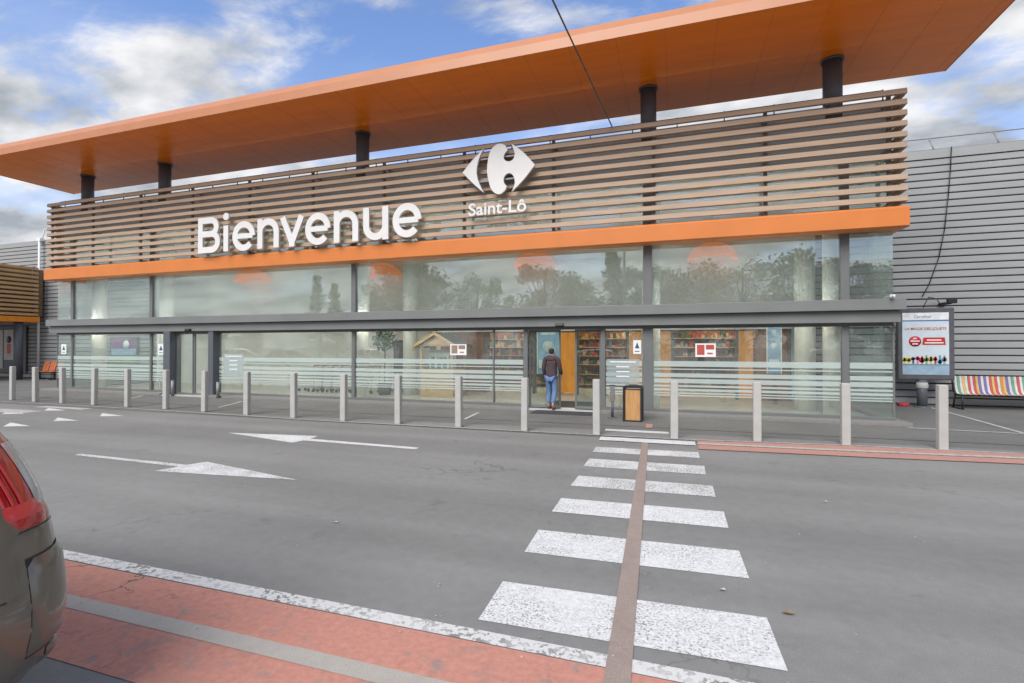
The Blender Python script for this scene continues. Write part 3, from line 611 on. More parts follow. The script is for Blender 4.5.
emblem([(-4.39, 7.13), (-4.24, 7.07), (-4.17, 6.93), (-4.25, 6.85), (-4.28, 6.74), (-4.22, 6.66), (-4.12, 6.63), (-4.02, 6.67), (-3.97, 6.80), (-4.0, 6.93), (-4.06, 7.09), (-3.74, 6.83), (-3.42, 6.46),
        (-3.74, 6.10), (-4.06, 5.82), (-3.99, 5.96), (-3.97, 6.10), (-4.02, 6.25), (-4.12, 6.32), (-4.23, 6.28), (-4.28, 6.18), (-4.26, 6.06), (-4.19, 5.99), (-4.25, 5.87), (-4.42, 5.79), (-4.62, 5.93), (-4.73, 6.30), (-4.74, 6.60), (-4.66, 6.95), (-4.53, 7.09)], {2, 10, 12, 14, 22})
text_mesh('Saint-Lô', -5.29, -3.66, 5.28, 5.62, 12.38, .04, .016, 'lettering', [M['letter'], M['letter_side']], t_, org=t_.location)
MB().box(-.6, .9, .03, .16, .9, .94).box(-.6, .9, .03, .16, 1.5, 1.54).build('mounting_rail', M['bracket'], t_)

# advertising display near the right wall
t_ = thing('advertising_display', (6.76, 17.25, 0), 'freestanding dark framed poster display with toy advertisement beside grey wall', 'advertising display')
MB().box(-.60, .74, -.09, .09, .80, 2.86).build('frame', mat('display frame', (.10, .10, .11), .4), t_, bevel=.03)
MB().cyl((0, 0, 0), (0, 0, .80), .12, n=20).rev([(.0, .0), (.2, 0), (.2, .02), (.13, .05)], (0, 0, 0), 20).build('pedestal', M['dark_post'], t_)
MB().rev([(.135, .56), (.15, .62), (.13, .72), (.0, .76)], (0, 0, 0), 20).build('collar', M['bollard'], t_)
ps = MB().box(-.50, .60, -.105, -.091, .95, 2.72).build('poster', mat('poster paper', (.62, .70, .74), .25, var=.05), t_)
def pq(x0, x1, z0, z1, name, col, y=-.109, parent=ps):
    return MB().box(x0, x1, y, y+.003, z0, z1).build(name, mat(name, col, .4, var=.15), parent)
pq(-.495, .595, 2.52, 2.715, 'header', (.75, .76, .77)); pq(-.495, .595, 2.475, 2.505, 'blue_rule', (.06, .13, .42)); pq(-.495, .595, .96, 1.22, 'blue_foot', (.30, .42, .52)); pq(-.495, .595, 1.22, 1.25, 'shelf_line', (.12, .25, .3))
RED = mat('poster red', (.55, .03, .03), .4)
text_mesh('LA MAGIE DES JOUETS', -.44, .54, 2.20, 2.30, -.112, 0, .006, 'headline', [RED], ps)
text_mesh('Carrefour', -.22, .20, 2.565, 2.65, -.112, 0, 0, 'brand_line', [mat('poster navy', (.04, .09, .25), .4)], ps)
MB().rev([(0, -.112), (.15, -.112), (.15, -.108), (0, -.108)], (-.20, 0, 1.90), 28, axis='y').build('red_disc', RED, ps)
MB().prism([(-.03, 1.80), (.52, 1.80), (.50, 2.01), (-.0, 2.01)], 'y', -.112, -.108).build('red_banner', RED, ps)
mb = MB()
for a, b, z in ((-.24, -.16, 1.97), (-.31, -.09, 1.89), (-.27, -.13, 1.81), (.08, .42, 1.92), (.03, .47, 1.84)): mb.box(a, b, -.115, -.1125, z, z+.035)
mb.build('white_lines', M['white'], ps)
random.seed(3)
for j, c in enumerate([(.75, .6, .08), (.75, .6, .08), (.1, .1, .12), (.7, .15, .3), (.65, .08, .06), (.2, .45, .15), (.7, .5, .1), (.5, .05, .05), (.1, .3, .5), (.4, .35, .4)]):
    x = -.46+j*.105; MB().rev([(0, -.112), (.05+.03*random.random(), -.112), (.05, -.109), (0, -.109)], (x, 0, 1.32+.10*random.random()), 10, axis='y').box(x-.02, x+.03, -.112, -.109, 1.26, 1.40+.12*random.random()).build('toy_print', mat('toy %d' % j, c, .5), ps)
MB().tube([(.05, .02, 2.87), (.1, .02, 3.0), (.3, .3, 3.2), (.62, .6, 3.15), (.72, .65, 3.0)], .012).build('power_cable', M['black'], t_)
tag(MB().box(7.45, 7.62, 17.55, 17.97, 2.98, 3.04).box(7.5, 7.72, 17.5, 17.62, 3.0, 3.12).build('wall_floodlight', M['black'], bevel=.01), 'small black floodlight on grey wall above the advertising display', 'floodlight')
tag(MB().tube([(7.80, 17.93, 7.66), (7.77, 17.93, 7.0), (7.71, 17.93, 6.2), (7.61, 17.93, 5.2), (7.47, 17.93, 4.4), (7.22, 17.93, 3.6), (7.05, 17.93, 3.25)], .014).build('wall_cable', M['black']), 'thin black cable curving down the grey ribbed wall on the right', 'cable')
tag(MB().box(4.50, 4.58, 12.9, 12.975, 2.83, 2.89).cyl((4.54, 12.82, 2.86), (4.54, 12.9, 2.86), .025, n=12).build('security_camera', M['white'], bevel=.005), 'small white security camera at the right end of the grey beam', 'camera')
tag(MB().box(6.25, 6.5, 17.35, 17.55, .004, .10).box(6.30, 6.42, 17.30, 17.36, .004, .07).build('red_litter', mat('crumpled red wrapper', (.4, .03, .05), .5), bevel=.02), 'crumpled red wrapper on the ground beside the display pedestal', 'litter')

# ================================================================== STREET FURNITURE
# bollards
spots = [(-20.6, 10.38), (-19.3, 10.3), (-17.95, 10.27), (-16.5, 10.25), (-15.05, 10.22), (-13.5, 10.19), (-11.97, 10.1), (-10.42, 10.0), (-8.88, 9.93), (-7.38, 9.86), (-5.93, 9.87),
         (-4.45, 9.9), (-2.96, 9.9), (-1.47, 9.9), (-.01, 9.93), (1.44, 10.1), (2.87, 10.2), (4.3, 10.27)]
b0 = MB().box(-.07, .07, -.06, .06, 0, 1.10)
pro = None
for i, (x, y) in enumerate(spots):
    if pro is None:
        o = b0.build('bollard', M['bollard'], bevel=.018); pro = o
    else: o = pro.copy(); COL.objects.link(o)
    o.location = (x, y, .004); o.rotation_euler = (R(random.uniform(-.5, .5)), R(random.uniform(-.5, .5)), R(random.uniform(-4, 4)))
    nth = ('%s from the left' % ORD[i]) if i < 9 else ('%s from the right' % ORD[17-i] if i < 17 else 'rightmost')
    tag(o, 'pale concrete bollard, %s in the row before the glass front' % nth, 'bollard', 'bollards along the kerb')
# litter bin
t_ = thing('litter_bin', (-.93, 12.05, .004), 'black framed litter bin with orange brown wooden panel beside the entrance', 'litter bin')
MB().box(-.17, .17, -.165, .165, .03, .74).build('wood_panel', M['wood_bin'], t_, bevel=.004)
mb = MB()
for sx in (-.2, .2):
    for sy in (-.18, .18): mb.box(sx-.025, sx+.025, sy-.025, sy+.025, 0, .78)
mb.box(-.174, .174, -.2, .2, .0, .028).build('frame', M['black'], t_, bevel=.004)
MB().prism([(-.23, .781), (.23, .781), (.19, .83), (-.19, .83)], 'y', -.21, .21).box(-.1, .1, -.06, .06, .831, .85).build('lid', M['black'], t_)
# ashtray post
t_ = thing('ashtray_post', (-1.46, 12.4, .004), 'slim dark ashtray post left of the litter bin', 'ashtray')
MB().cyl((0, 0, 0), (0, 0, .42), .035, n=14).cyl((0, 0, 0), (0, 0, .015), .12, n=20).build('post', M['dark_post'], t_)
MB().box(-.055, .055, -.04, .04, .40, .78).build('ash_box', mat('brushed steel', (.3, .3, .3), .35, .6), t_, bevel=.01)
MB().box(-.065, .065, -.05, .05, .781, .80).build('cap', M['black'], t_)
for x, y, lb in ((-16.85, 12.95, 'short grey post before the closed left entrance, left one'), (-14.7, 12.9, 'short grey post before the closed left entrance, right one')):
    t_ = thing('guard_post', (x, y, .004), lb, 'post', 'guard posts'); MB().cyl((0, 0, 0), (0, 0, .55), .05, n=16).build('tube', M['bracket'], t_); MB().rev([(.05, .55), (.04, .575), (0, .58)], (0, 0, 0), 16).build('cap', M['black'], t_)
# striped bench on the right
t_ = thing('striped_bench', (8.6, 17.25, .004), 'long bench with multicoloured vertical stripes and black frame by grey wall', 'bench')
scol = [(.62, .62, .58), (.12, .32, .22), (.62, .42, .12), (.55, .06, .05), (.55, .06, .05), (.62, .42, .12), (.16, .12, .38), (.16, .12, .38), (.62, .62, .58), (.60, .22, .04)]
prof = [(-.30, .43), (-.10, .40), (.10, .42), (.17, .50), (.22, .70), (.26, .92)]
for part, pr in (('seat', prof[:4]), ('backrest', prof[3:])):
    mb = MB(); n = 64
    for j in range(n):
        xa = -.98+j*.0615; v = []
        for (y, z) in pr: v += [(xa, y, z), (xa+.055, y, z), (xa+.055, y+.012, z-.016), (xa, y+.012, z-.016)]
        fs = []
        for q in range(len(pr)-1):
            a = q*4; fs += [(a, a+1, a+5, a+4), (a+3, a+7, a+6, a+2), (a, a+4, a+7, a+3), (a+1, a+2, a+6, a+5)]
        fs += [(0, 3, 2, 1), (len(v)-4, len(v)-3, len(v)-2, len(v)-1)]
        mb.add(v, fs, [0, 1, 0, 2, 0, 3, 0, 3, 2, 6, 0, 6, 0, 3, 2, 3, 0, 9, 2, 6, 0, 1, 0, 3][j % 24])
    mb.build(part, [mat('bench stripe %s %d' % (part, j), tuple(q*.8+.03 for q in c), .5) for j, c in enumerate(scol)], t_)
for x in (-1.02, .98, 2.98):
    MB().tube([(x, -.28, 0), (x, -.26, .40), (x, .1, .39), (x, .2, .5), (x, .28, .95)], .024).tube([(x, .1, .39), (x, .22, 0)], .024).tube([(x, -.34, .012), (x, .28, .012)], .018).build('leg', M['black'], t_)
MB().tube([(-1.02, -.2, .39), (2.98, -.2, .39)], .018).tube([(-1.02, .26, .93), (2.98, .26, .93)], .018).build('rail', M['black'], t_)
# orange seats on the left
t_ = thing('orange_seats', (-31.7, 17.4, .004), 'row of orange slatted seats on a black beam by the left wall', 'bench')
for j in range(3):
    x = -.75+j*.55
    MB().box(x, x+.46, -.2, .2, .42, .45).build('seat', mat('orange seat', (.65, .20, .06), .5), t_, bevel=.01)
    mb = MB()
    for q in range(3): mb.prism([(.2, .46), (.33, .95), (.35, .95), (.225, .46)], 'x', x+.02+q*.15, x+.14+q*.15)
    mb.build('backrest', mat('orange back', (.68, .20, .07), .5), t_)
MB().box(-.8, .9, -.04, .04, .36, .415).box(-.6, -.54, -.25, .25, 0, .05).box(-.6, -.54, -.03, .03, .05, .359).box(.6, .66, -.25, .25, 0, .05).box(.6, .66, -.03, .03, .05, .359).build('support_beam', M['black'], t_)

# ================================================================== LEFT PAVILION
t_ = thing('side_pavilion', (-37, 14.5, 0), 'brown slatted entrance canopy with orange band at the far left', 'building')
def tp(mb, name, m, bevel=0):
    o = mb.build(name, m, None, bevel); o.parent = t_; o.matrix_parent_inverse = Matrix.Translation((37, -14.5, 0)); return o
tp(MB().box(-41.5, -32.68, 12.3, 17.6, 3.06, 3.34), 'fascia_band', mat('bright orange band', (.8, .25, .02), .4), .01)
for i in range(12):
    z = 3.40+i*.225; tp(MB().box(-41.5, -32.70, 12.3, 12.38, z, z+.13).box(-32.78, -32.70, 12.381, 17.55, z, z+.13), 'slat', M['slat_brown'])
for y in (12.9, 14.4, 15.9, 17.4): tp(MB().box(-32.88, -32.79, y-.05, y+.05, 3.35, 6.06), 'bracket', M['dark_post'])
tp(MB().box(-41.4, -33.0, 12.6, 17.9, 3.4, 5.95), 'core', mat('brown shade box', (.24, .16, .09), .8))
for y in (13.0, 16.85): tp(MB().cyl((-33.0, y, 0), (-33.0, y, 3.06), .19, n=20), 'post', M['dark_post'])
t_ = thing('poster_window', (-36, 17.9, 0), 'glazed bay with pale poster behind the dark post at far left', 'window')
MB().box(-2.5, 1.6, 0, .06, .3, 2.9).build('frame', M['dark_post'], t_)
MB().box(-.3, .65, -.02, -.001, 1.0, 2.7).box(-2.4, -.4, -.02, -.001, .5, 2.7).build('poster', mat('pale poster paper', (.5, .52, .52), .5), t_)
MB().rev([(0, -.03), (.2, -.03), (.2, -.021), (0, -.021)], (.15, 0, 2.15), 20, axis='y').build('dark_print', M['black'], t_)
MB().box(0, .3, -.03, -.021, 1.35, 1.9).build('red_print', mat('poster red print', (.55, .10, .05), .5), t_)
tag(MB().cyl((-33.14, 17.8, .1), (-33.14, 17.8, 7.6), .055, n=12).box(-33.3, -33.0, 17.75, 17.95, 7.55, 7.7).build('drainpipe', M['white']), 'thin white drainpipe down the grey left wall', 'drainpipe')
tag(MB().tube([(-33.5, 18.1, 7.6), (-33.1, 18.0, 8.2), (-32.5, 17.9, 8.25), (-31.8, 17.9, 8.15)], .03).build('roof_lamp_arm', M['white']), 'thin bent lamp arm on the roof edge above the drainpipe', 'lamp')

# overhead cable
pts = [Vector((-1.48, 12.62, 7.30)).lerp(Vector((-2.65, -2, 7.55)), i/16) for i in range(17)]
pts = [p-Vector((0, 0, .22*math.sin(math.pi*i/16)*0)) for i, p in enumerate(pts)]
t_ = tag(MB().tube(pts, .016, n=8).build('overhead_cable', mat('twisted cable', (.10, .08, .08), .6, var=.8, scale=8)), 'thin dark cable strung from the slatted screen up over the road', 'cable')
t_ = thing('cable_mast', (-2.65, -2.1, 0), 'grey mast behind the viewer holding the overhead cable', 'mast')
MB().cyl((0, 0, 0), (0, 0, 7.8), .09, .06, n=16).build('pole', M['bracket'], t_); MB().box(-.14, .14, -.14, .14, 0, .03).build('base_plate', M['bracket'], t_)

# ================================================================== PERSON
def skin(name, joints, edges, mats, parent=None, sub=2, root=0):
    me = bpy.data.meshes.new(name); me.from_pydata([j[0] for j in joints], edges, []); o = bpy.data.objects.new(name, me); COL.objects.link(o)
    md = o.modifiers.new('skin', 'SKIN'); md.use_smooth_shade = True
    for i, j in enumerate(joints):
        r = j[1]; me.skin_vertices[0].data[i].radius = (r, r) if isinstance(r, (int, float)) else r
    me.skin_vertices[0].data[root].use_root = True
    s_ = o.modifiers.new('sub', 'SUBSURF'); s_.levels = sub; s_.render_levels = sub
    bpy.context.view_layer.update(); dg = bpy.context.evaluated_depsgraph_get(); m2 = bpy.data.meshes.new_from_object(o.evaluated_get(dg))
    bpy.data.objects.remove(o); o = bpy.data.objects.new(name, m2); COL.objects.link(o); m2.materials.clear()
    for m_ in mats: m2.materials.append(m_)
    if parent: o.parent = parent
    return o
P = thing('person', (-3.22, 13.33, .035), 'person in dark purple brown coat and blue jeans walking in through the entrance', 'person', rz=R(-8))
SK = mat('skin', (.45, .27, .2), .5, var=.05)
J = [((0, 0, .92), (.13, .10)), ((0, .01, 1.12), (.12, .09)), ((0, .02, 1.32), (.15, .10)), ((0, .02, 1.42), (.09, .07)), ((0, .03, 1.47), .05), ((0, .05, 1.53), (.065, .075)), ((0, .05, 1.60), (.072, .088)), ((0, .04, 1.66), (.05, .06)),
     ((-.17, .02, 1.37), .055), ((-.22, .0, 1.12), .043), ((-.23, .10, .90), .032), ((-.23, .13, .84), .026),
     ((.17, .02, 1.37), .055), ((.22, .03, 1.12), .043), ((.23, .16, .92), .032), ((.23, .19, .86), .026),
     ((-.09, .0, .86), .085), ((-.10, .08, .48), .058), ((-.10, .02, .09), .038), ((-.10, .14, .04), .03),
     ((.09, .0, .86), .085), ((.10, .0, .48), .058), ((.10, -.16, .12), .038), ((.10, -.08, .04), .03)]
E_ = [(0, 1), (1, 2), (2, 3), (3, 4), (4, 5), (5, 6), (6, 7), (3, 8), (8, 9), (9, 10), (10, 11), (3, 12), (12, 13), (13, 14), (14, 15), (0, 16), (16, 17), (17, 18), (18, 19), (0, 20), (20, 21), (21, 22), (22, 23)]
# fingers on both hands
for wr, sx in ((11, -1), (15, 1)):
    b = Vector(J[wr][0])
    for q, (dy, ln) in enumerate(((-.024, .05), (-.008, .06), (.008, .058), (.024, .045))):
        J.append(((b.x, b.y+dy, b.z-.03), .010)); J.append(((b.x-sx*.008, b.y+dy+.006, b.z-.03-ln), .008)); E_ += [(wr, len(J)-2), (len(J)-2, len(J)-1)]
    J.append(((b.x-sx*.02, b.y+.03, b.z-.01), .010)); J.append(((b.x-sx*.03, b.y+.05, b.z-.045), .008)); E_ += [(wr, len(J)-2), (len(J)-2, len(J)-1)]
skin('body', J, E_, [SK], P)
skin('coat', [((0, -.005, .80), (.185, .135)), ((0, 0, .95), (.17, .13)), ((0, .01, 1.12), (.155, .12)), ((0, .02, 1.33), (.185, .13)), ((0, .02, 1.43), (.11, .09)), ((0, .03, 1.47), (.07, .065)), ((-.19, .02, 1.37), .08), ((-.235, .0, 1.12), .064), ((-.24, .09, .92), .05), ((.19, .02, 1.37), .08), ((.235, .03, 1.12), .064), ((.24, .15, .94), .05)],
     [(0, 1), (1, 2), (2, 3), (3, 4), (4, 5), (4, 6), (6, 7), (7, 8), (4, 9), (9, 10), (10, 11)], [mat('coat cloth', (.07, .045, .05), .85)], P)
skin('jeans', [((0, 0, .90), (.14, .11)), ((-.09, 0, .84), .10), ((-.10, .08, .48), .075), ((-.10, .02, .13), .06), ((.09, 0, .84), .10), ((.10, 0, .48), .075), ((.10, -.15, .16), .06)], [(0, 1), (1, 2), (2, 3), (0, 4), (4, 5), (5, 6)], [mat('denim', (.12, .2, .36), .85)], P)
skin('hair', [((0, .015, 1.67), (.075, .085)), ((0, .0, 1.60), (.082, .075)), ((0, -.01, 1.50), (.075, .05))], [(0, 1), (1, 2)], [mat('dark hair', (.03, .022, .018), .7)], P)
for x, y in ((-.10, .06), (.10, -.12)): skin('shoe', [((x, y-.06, .045), .045), ((x, y+.04, .04), .045), ((x, y+.15, .03), .035)], [(0, 1), (1, 2)], [mat('brown shoe', (.10, .05, .04), .6)], P)

# ================================================================== SHOPPING TROLLEYS behind the glass
def trolley():
    t_ = thing('shopping_trolley', (0, 0, .05), 'x', 'trolley', 'nested shopping trolleys')
    mb = MB()
    for z, s_ in ((.5, .8), (.62, .88), (.75, .94), (.9, 1)):
        a, b = .42*s_, .26*s_; mb.tube([(-a, -b, z), (a, -b, z), (a, b, z), (-a, b, z), (-a, -b, z)], .006, n=5)
    for k_ in range(9):
        x = -.4+k_*.1; mb.tube([(x*.8, -.21, .5), (x, -.26, .9)], .004, n=4).tube([(x*.8, .21, .5), (x, .26, .9)], .004, n=4)
    mb.build('basket', M['bracket'], t_)
    MB().tube([(.42, -.28, 1.0), (.42, .28, 1.0)], .018).build('handle', mat('red handle', (.5, .04, .04), .4), t_)
    MB().tube([(.4, -.24, .9), (.34, -.24, .15), (-.36, -.16, .15)], .012).tube([(.4, .24, .9), (.34, .24, .15), (-.36, .16, .15)], .012).tube([(.42, -.27, 1.0), (.4, -.24, .9)], .012).tube([(.42, .27, 1.0), (.4, .24, .9)], .012).build('chassis', M['bracket'], t_)
    for x, y in ((.34, -.24), (.34, .24), (-.36, -.16), (-.36, .16)): MB().cyl((x, y-.015, .06), (x, y+.015, .06), .06, n=14).build('wheel', M['rubber'], t_)
    return t_
tr0 = trolley()
for i in range(7):
    o = tr0 if i == 0 else copy_tree(tr0)
    o.location = (-13.2+i*.42, 15.6, .05); o['label'] = 'shopping trolley, %s from the left in the nested row behind the glass' % ORD[i]

# ================================================================== CARS
PAINT = mat('bronze grey car paint', (.155, .138, .112), .25, .35, .04, 3, spec=.5, coat=.7)
CARGLASS = mat('dark car glass', (.02, .022, .025), .08, spec=.8)
REDL = mat('red lamp lens', (.38, .008, .012), .10, spec=.7, coat=.8)
CLRL = mat('clear lamp lens', (.42, .40, .39), .12, spec=.8, coat=.8)
REDB = mat('bright red lamp element', (.62, .05, .05), .2, coat=.6)
PLAST = mat('dark plastic trim', (.045, .045, .045), .6)
# half width, rear inset and front position by height
LV = [(.22, .76, .22, 4.10), (.28, .83, .10, 4.25), (.36, .872, .045, 4.33), (.44, .872, .02, 4.38), (.54, .88, .0, 4.40), (.64, .88, .0, 4.38), (.74, .88, .02, 4.30), (.82, .885, .05, 4.15), (.90, .88, .065, 3.85), (.96, .872, .075, 3.45),
      (1.02, .858, .10, 3.18), (1.10, .845, .135, 3.02), (1.21, .82, .19, 2.84), (1.32, .785, .245, 2.66), (1.42, .745, .31, 2.48), (1.50, .70, .38, 2.30), (1.56, .64, .48, 2.10), (1.595, .55, .62, 1.9), (1.61, .40, .85, 1.65)]
def lev(z):
    for a, b in zip(LV, LV[1:]):
        if a[0] <= z <= b[0]:
            k_ = (z-a[0])/(b[0]-a[0]); return tuple(a[i]+(b[i]-a[i])*k_ for i in range(4))
    return LV[-1] if z > 1 else LV[0]
def outline(z, u, off=0):
    """point on the body at height z, u in 0..1 round from rear centre by the right side (+Y) to the front centre, rear at x=0, nose at -x"""
    _, hw, s0, s1 = lev(z); rc = min(.30, hw*.6); rf = min(.55, hw*.8)
    seg = [(hw-rc), rc*math.pi/2, (s1-s0-rc-rf), rf*math.pi/2, (hw-rf)]
    br = [0, .16, .34, .74, .9, 1.0]
    for i in range(5):
        if u <= br[i+1]+1e-9:
            k_ = (u-br[i])/(br[i+1]-br[i]); break
    if i == 0: p, n = (-s0, k_*(hw-rc)), (1, 0)
    elif i == 1: a = k_*math.pi/2; n = (math.cos(a), math.sin(a)); p = (-s0-rc+rc*n[0], hw-rc+rc*n[1])
    elif i == 2: p, n = (-s0-rc-k_*seg[2], hw), (0, 1)
    elif i == 3: a = k_*math.pi/2; n = (-math.sin(a), math.cos(a)); p = (-s1+rf+rf*n[0], hw-rf+rf*n[1])
    else: p, n = (-s1, (1-k_)*(hw-rf)), (-1, 0)
    bow = .05*(1-(p[1]/hw)**2) if i == 0 else 0
    return Vector((p[0]+bow+n[0]*off, p[1]+n[1]*off, z))
US = [0, .05, .10, .14, .16, .19, .22, .25, .28, .31, .34, .40, .46, .52, .58, .64, .70, .74, .78, .82, .86, .9, .95, 1.0]
ZS = [a[0] for a in LV]
def patch(z0, z1, u0, u1, off, side=1, nz=8, nu=8, thick=0, zt=None):
    mb = MB(); v = []
    for i in range(nz+1):
        for j in range(nu+1):
            z = z0+(z1-z0)*i/nz; u = u0+(u1-u0)*j/nu
            if zt: z = zt(z, u)
            ed = 1 if thick and (i in (0, nz) or j in (0, nu)) else 0
            p = outline(z, u, off-(thick if ed else 0)); p.y *= side; v.append(p)
    fs = [(i*(nu+1)+j, i*(nu+1)+j+1, (i+1)*(nu+1)+j+1, (i+1)*(nu+1)+j) for i in range(nz) for j in range(nu)]
    return mb.add(v, fs, 0, True)
def make_car(paint, label):
    t_ = thing('parked_car', (0, 0, 0), label, 'car')
    mb = MB()
    for s_ in (1, -1):
        v = []; nu = len(US)
        for z in ZS:
            for u in US:
                p = outline(z, u); p.y *= s_; v.append(p)
        fs = []
        for i in range(len(ZS)-1):
            for j in range(nu-1): fs.append((i*nu+j, i*nu+j+1, (i+1)*nu+j+1, (i+1)*nu+j))
        mb.add(v, fs, 0, True)
    top = []; z = ZS[-1]
    top = [outline(z, u) for u in US]+[Vector((outline(z, u).x, -outline(z, u).y, z)) for u in US[::-1]]
    mb.add(top, [tuple(range(len(top)))], 0, True)
    bot = [outline(ZS[0], u) for u in US]+[Vector((outline(ZS[0], u).x, -outline(ZS[0], u).y, ZS[0])) for u in US[::-1]]
    mb.add(bot, [tuple(range(len(bot)))])
    mb.build('body', paint, t_)
    for s_ in (1, -1):
        for u0, u1 in ((.37, .47), (.48, .60), (.61, .69)): patch(1.0, 1.46, u0, u1, .004, s_).build('side_window', CARGLASS, t_)
        lt = patch(.955, 1.47, .10, .335, .006, s_, 16, 14, .004).build('tail_light', REDL, t_)
        patch(1.03, 1.31, .240, .318, .012, s_, 12, 6, .004).build('clear_lens', CLRL, lt)
        for q in range(3): patch(1.06, 1.32, .178+q*.014, .183+q*.014, .012, s_, 10, 2, .002, zt=lambda z, u: z).build('light_line', REDB, lt)
        patch(1.0, 1.06, .12, .25, .011, s_, 4, 8, .003).build('lower_lens', REDB, lt)
        patch(.42, .83, .187, .34, .020, s_, 12, 12, .02).build('bumper_corner', paint, t_, )
        patch(.416, .834, .1855, .34, .0022, s_, 12, 12).build('panel_gap', M['black'], t_)
        patch(.31, .40, .235, .34, .016, s_, 5, 8, .016).build('bumper_flap', paint, t_)
        patch(.62, .78, .80, .93, .006, s_).build('headlight', CLRL, t_)
        patch(.945, .950, .14, .36, .003, s_, 1, 20).build('panel_gap', M['black'], t_)
        patch(.82, .945, .176, .178, .004, s_, 8, 1).build('panel_gap', M['black'], t_); patch(.705, .711, .0, .182, .003, s_, 1, 12).build('panel_gap', M['black'], t_)
        for x in (-.80, -3.45):
            wh = MB().cyl((x, s_*.72, .32), (x, s_*.905, .32), .32, n=32).build('wheel', M['rubber'], t_)
            MB().cyl((x, s_*.86, .32), (x, s_*.912, .32), .21, n=24).build('rim', mat('alloy rim', (.35, .35, .36), .35, .7), wh)
        MB().box(-2.75, -2.6, s_*.88 if s_ > 0 else -1.03, 1.03 if s_ > 0 else -.88, 1.0, 1.14).build('wing_mirror', paint, t_, bevel=.03)
    rw = MB()
    for s_ in (1, -1):
        q = patch(1.06, 1.46, 0, .115, .004, s_); rw.add(q.v, q.f, 0, True)
        q = patch(1.06, 1.50, .88, 1.0, .004, s_); rw.add(q.v, q.f, 0, True)
    rw.build('windscreens', CARGLASS, t_)
    MB().box(.052, .062, -.26, .26, .62, .73).build('number_plate', M['white'], t_)
    return t_
car = make_car(PAINT, 'bronze grey hatchback with red tail light at the left edge, on red lane')
car.location = (-2.60, .735, 0)
# cars parked behind the viewer, mirrored in the shop glass
for i, (x, y, c) in enumerate(((-39, -8, (.5, .5, .5)), (-33.5, -8.2, (.10, .12, .16)), (9, -9, (.35, .05, .04)), (-25, -8.5, (.6, .6, .58)))):
    cc2 = copy_tree(car); cc2.location = (x, y, 0); cc2.rotation_euler.z = R(90+random.uniform(-3, 3))
    pm = mat('car paint %d' % i, c, .3, .2, .03, coat=.6)
    for ch in [q for q in bpy.data.objects if q.parent == cc2]:
        if ch.name.startswith(('body', 'bumper', 'wing')):
            ch.data = ch.data.copy(); ch.data.materials[0] = pm
    cc2['label'] = ['light grey', 'dark blue', 'red', 'white'][i]+' hatchback parked behind the viewer and mirrored in the glass'; cc2['group'] = 'cars parked behind the viewer'

# ================================================================== TREES behind the viewer (seen in the glass)
def tree_mesh(seed, H, Wd, conifer=False):
    rd = random.Random(seed); mb = MB()
    tr = MB().cyl((0, 0, 0), (0, 0, H*.45), .22, .14, n=10).cyl((0, 0, H*.45), (0, 0, H*.9), .14, .04, n=8)
    cl = []
    for i in range(34 if not conifer else 30):
        if conifer:
            h_ = rd.uniform(.12, .97); r_ = (1-h_)*Wd*rd.uniform(.3, .8); a = rd.uniform(0, 6.28); cl.append((r_*math.cos(a), r_*math.sin(a), H*h_, .35+(1-h_)*Wd*.35))
        else:
            a = rd.uniform(0, 6.28); h_ = rd.uniform(.15, .95); r_ = Wd*math.sqrt(max(.05, 1-((h_-.58)/.42)**2))*rd.uniform(.2, .85); cl.append((r_*math.cos(a), r_*math.sin(a), H*h_, rd.uniform(.5, 1.1)))
            tr.cyl((0, 0, H*h_*.6), (r_*math.cos(a), r_*math.sin(a), H*h_), .06, .02, n=5)
    for cx, cy, cz, cr_ in cl:
        for k_ in range(150):
            dv = Vector((rd.gauss(0, 1), rd.gauss(0, 1), rd.gauss(0, .8))); dv = dv.normalized()*cr_*rd.uniform(.4, 1.1); p = Vector((cx, cy, cz))+dv
            u_ = Vector((rd.gauss(0, 1), rd.gauss(0, 1), rd.gauss(0, 1))).normalized()*.12; w_ = u_.orthogonal().normalized()*.08
            mb.add([p-u_, p+w_, p+u_, p-w_], [(0, 1, 2, 3)])
    return mb, tr
prot = []
for s_, H, Wd, cf in ((1, 8.5, 3.2, False), (2, 7.5, 2.8, False), (3, 11, 2.0, True)):
    t_ = thing('leafy_tree' if not cf else 'conifer_tree', (0, 0, 0), 'x', 'tree', 'trees behind the viewer'); a, b = tree_mesh(s_, H, Wd, cf)
    a.build('crown', M['leaf'], t_, fix=False); b.build('trunk', M['bark'], t_, fix=False); prot.append(t_)
used = set(); rd = random.Random(5)
row = [-62, -54, -33, -30.5, -44, -41, -22, -14, -9.5, -6, -2, 2.5, 6.5, 11, 15.5, 20, 25, 30]
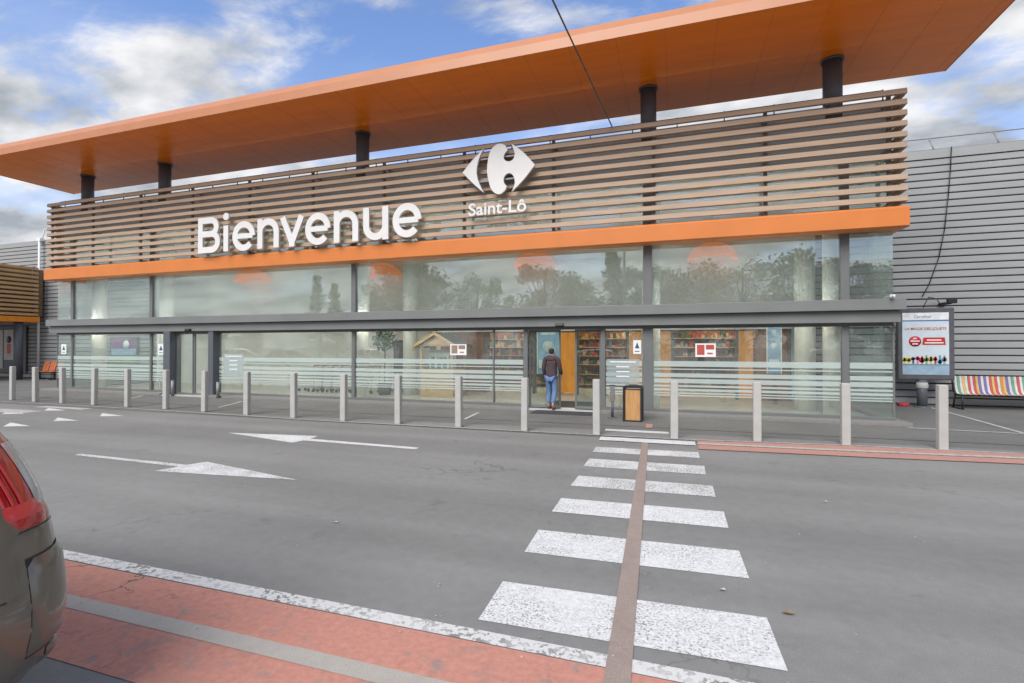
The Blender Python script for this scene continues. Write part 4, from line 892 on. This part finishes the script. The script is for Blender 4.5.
for i, x in enumerate(row):
    k_ = [0, 1, 0, 1, 2, 2, 0, 0, 1, 2, 0, 1, 0, 1, 0, 1, 0, 0][i]
    o = prot[k_] if k_ not in used else copy_tree(prot[k_]); used.add(k_)
    o.location = (x, -27+rd.uniform(-2, 2), 0); s2 = [.6, .6, 1.6, 1.6, 1.05, .95, 1.15, 1.3, 1.2, 1.2, 1.15, 1.3, 1.2, 1.35, 1.25, 1.3, 1.3, 1.3][i]*rd.uniform(.95, 1.05); o.scale = (s2*1.15, s2*1.15, s2); o.rotation_euler.z = rd.uniform(0, 6)
    o['label'] = ('pointed conifer' if k_ == 2 else 'bushy green tree')+' mirrored in the glass, '+'%s of its row counted from the left' % ({**dict(enumerate(ORD)), **{10: 'eleventh', 11: 'twelfth', 12: 'thirteenth', 13: 'fourteenth', 14: 'fifteenth', 15: 'sixteenth', 16: 'seventeenth', 17: 'eighteenth'}}[sorted(row).index(x)])

# fallen leaves on the road
lf = None
for i, (x, y, lb) in enumerate(((.70, 3.66, 'small brown fallen leaf right of the nearest crosswalk bar'), (.32, 3.86, 'tiny pale fallen leaf between the two nearest crosswalk bars'), (-3.2, 4.15, 'tiny pale scrap on the road before the lane arrow'), (1.6, 6.4, 'tiny pale scrap on the road right of the crosswalk'))):
    s_ = [.042, .025, .025, .025][i]
    q = MB().add([(-s_, 0, 0), (-.3*s_, .5*s_, .006), (.5*s_, .55*s_, .010), (s_, .1*s_, .004), (.4*s_, -.45*s_, .008), (-.4*s_, -.5*s_, .012)], [(0, 5, 4, 3, 2, 1)])
    o = q.build('fallen_leaf', mat('dry leaf %d' % i, (.30, .20, .12) if i == 0 else (.55, .52, .46), .8), origin=(0, 0, 0)); o.location = (x, y, .01); tag(o, lb, 'leaf')

# grit and crumbs of paint lying on the road
rg = random.Random(11); mb = MB()
for i in range(140):
    x, y = rg.uniform(-6, 5), rg.uniform(2.95, 9.3)
    if rg.random() < .4: x, y = rg.uniform(-4, 2.5), rg.uniform(1.9, 3.1)
    q = rg.uniform(.004, .011); a = rg.uniform(0, 6.28); h = q*.5
    pt = [(x+q*rg.uniform(.6, 1.2)*math.cos(a+j*1.571), y+q*rg.uniform(.6, 1.2)*math.sin(a+j*1.571), .009) for j in range(4)]
    mb.add(pt+[(x, y, .009+h)], [(0, 1, 4), (1, 2, 4), (2, 3, 4), (3, 0, 4), (3, 2, 1, 0)])
tag(mb.build('road_grit', mat('pale grit', (.42, .40, .36), .9, var=.4, scale=30)), 'pale grit and small stones scattered over the road in the foreground', 'grit', kind='stuff')
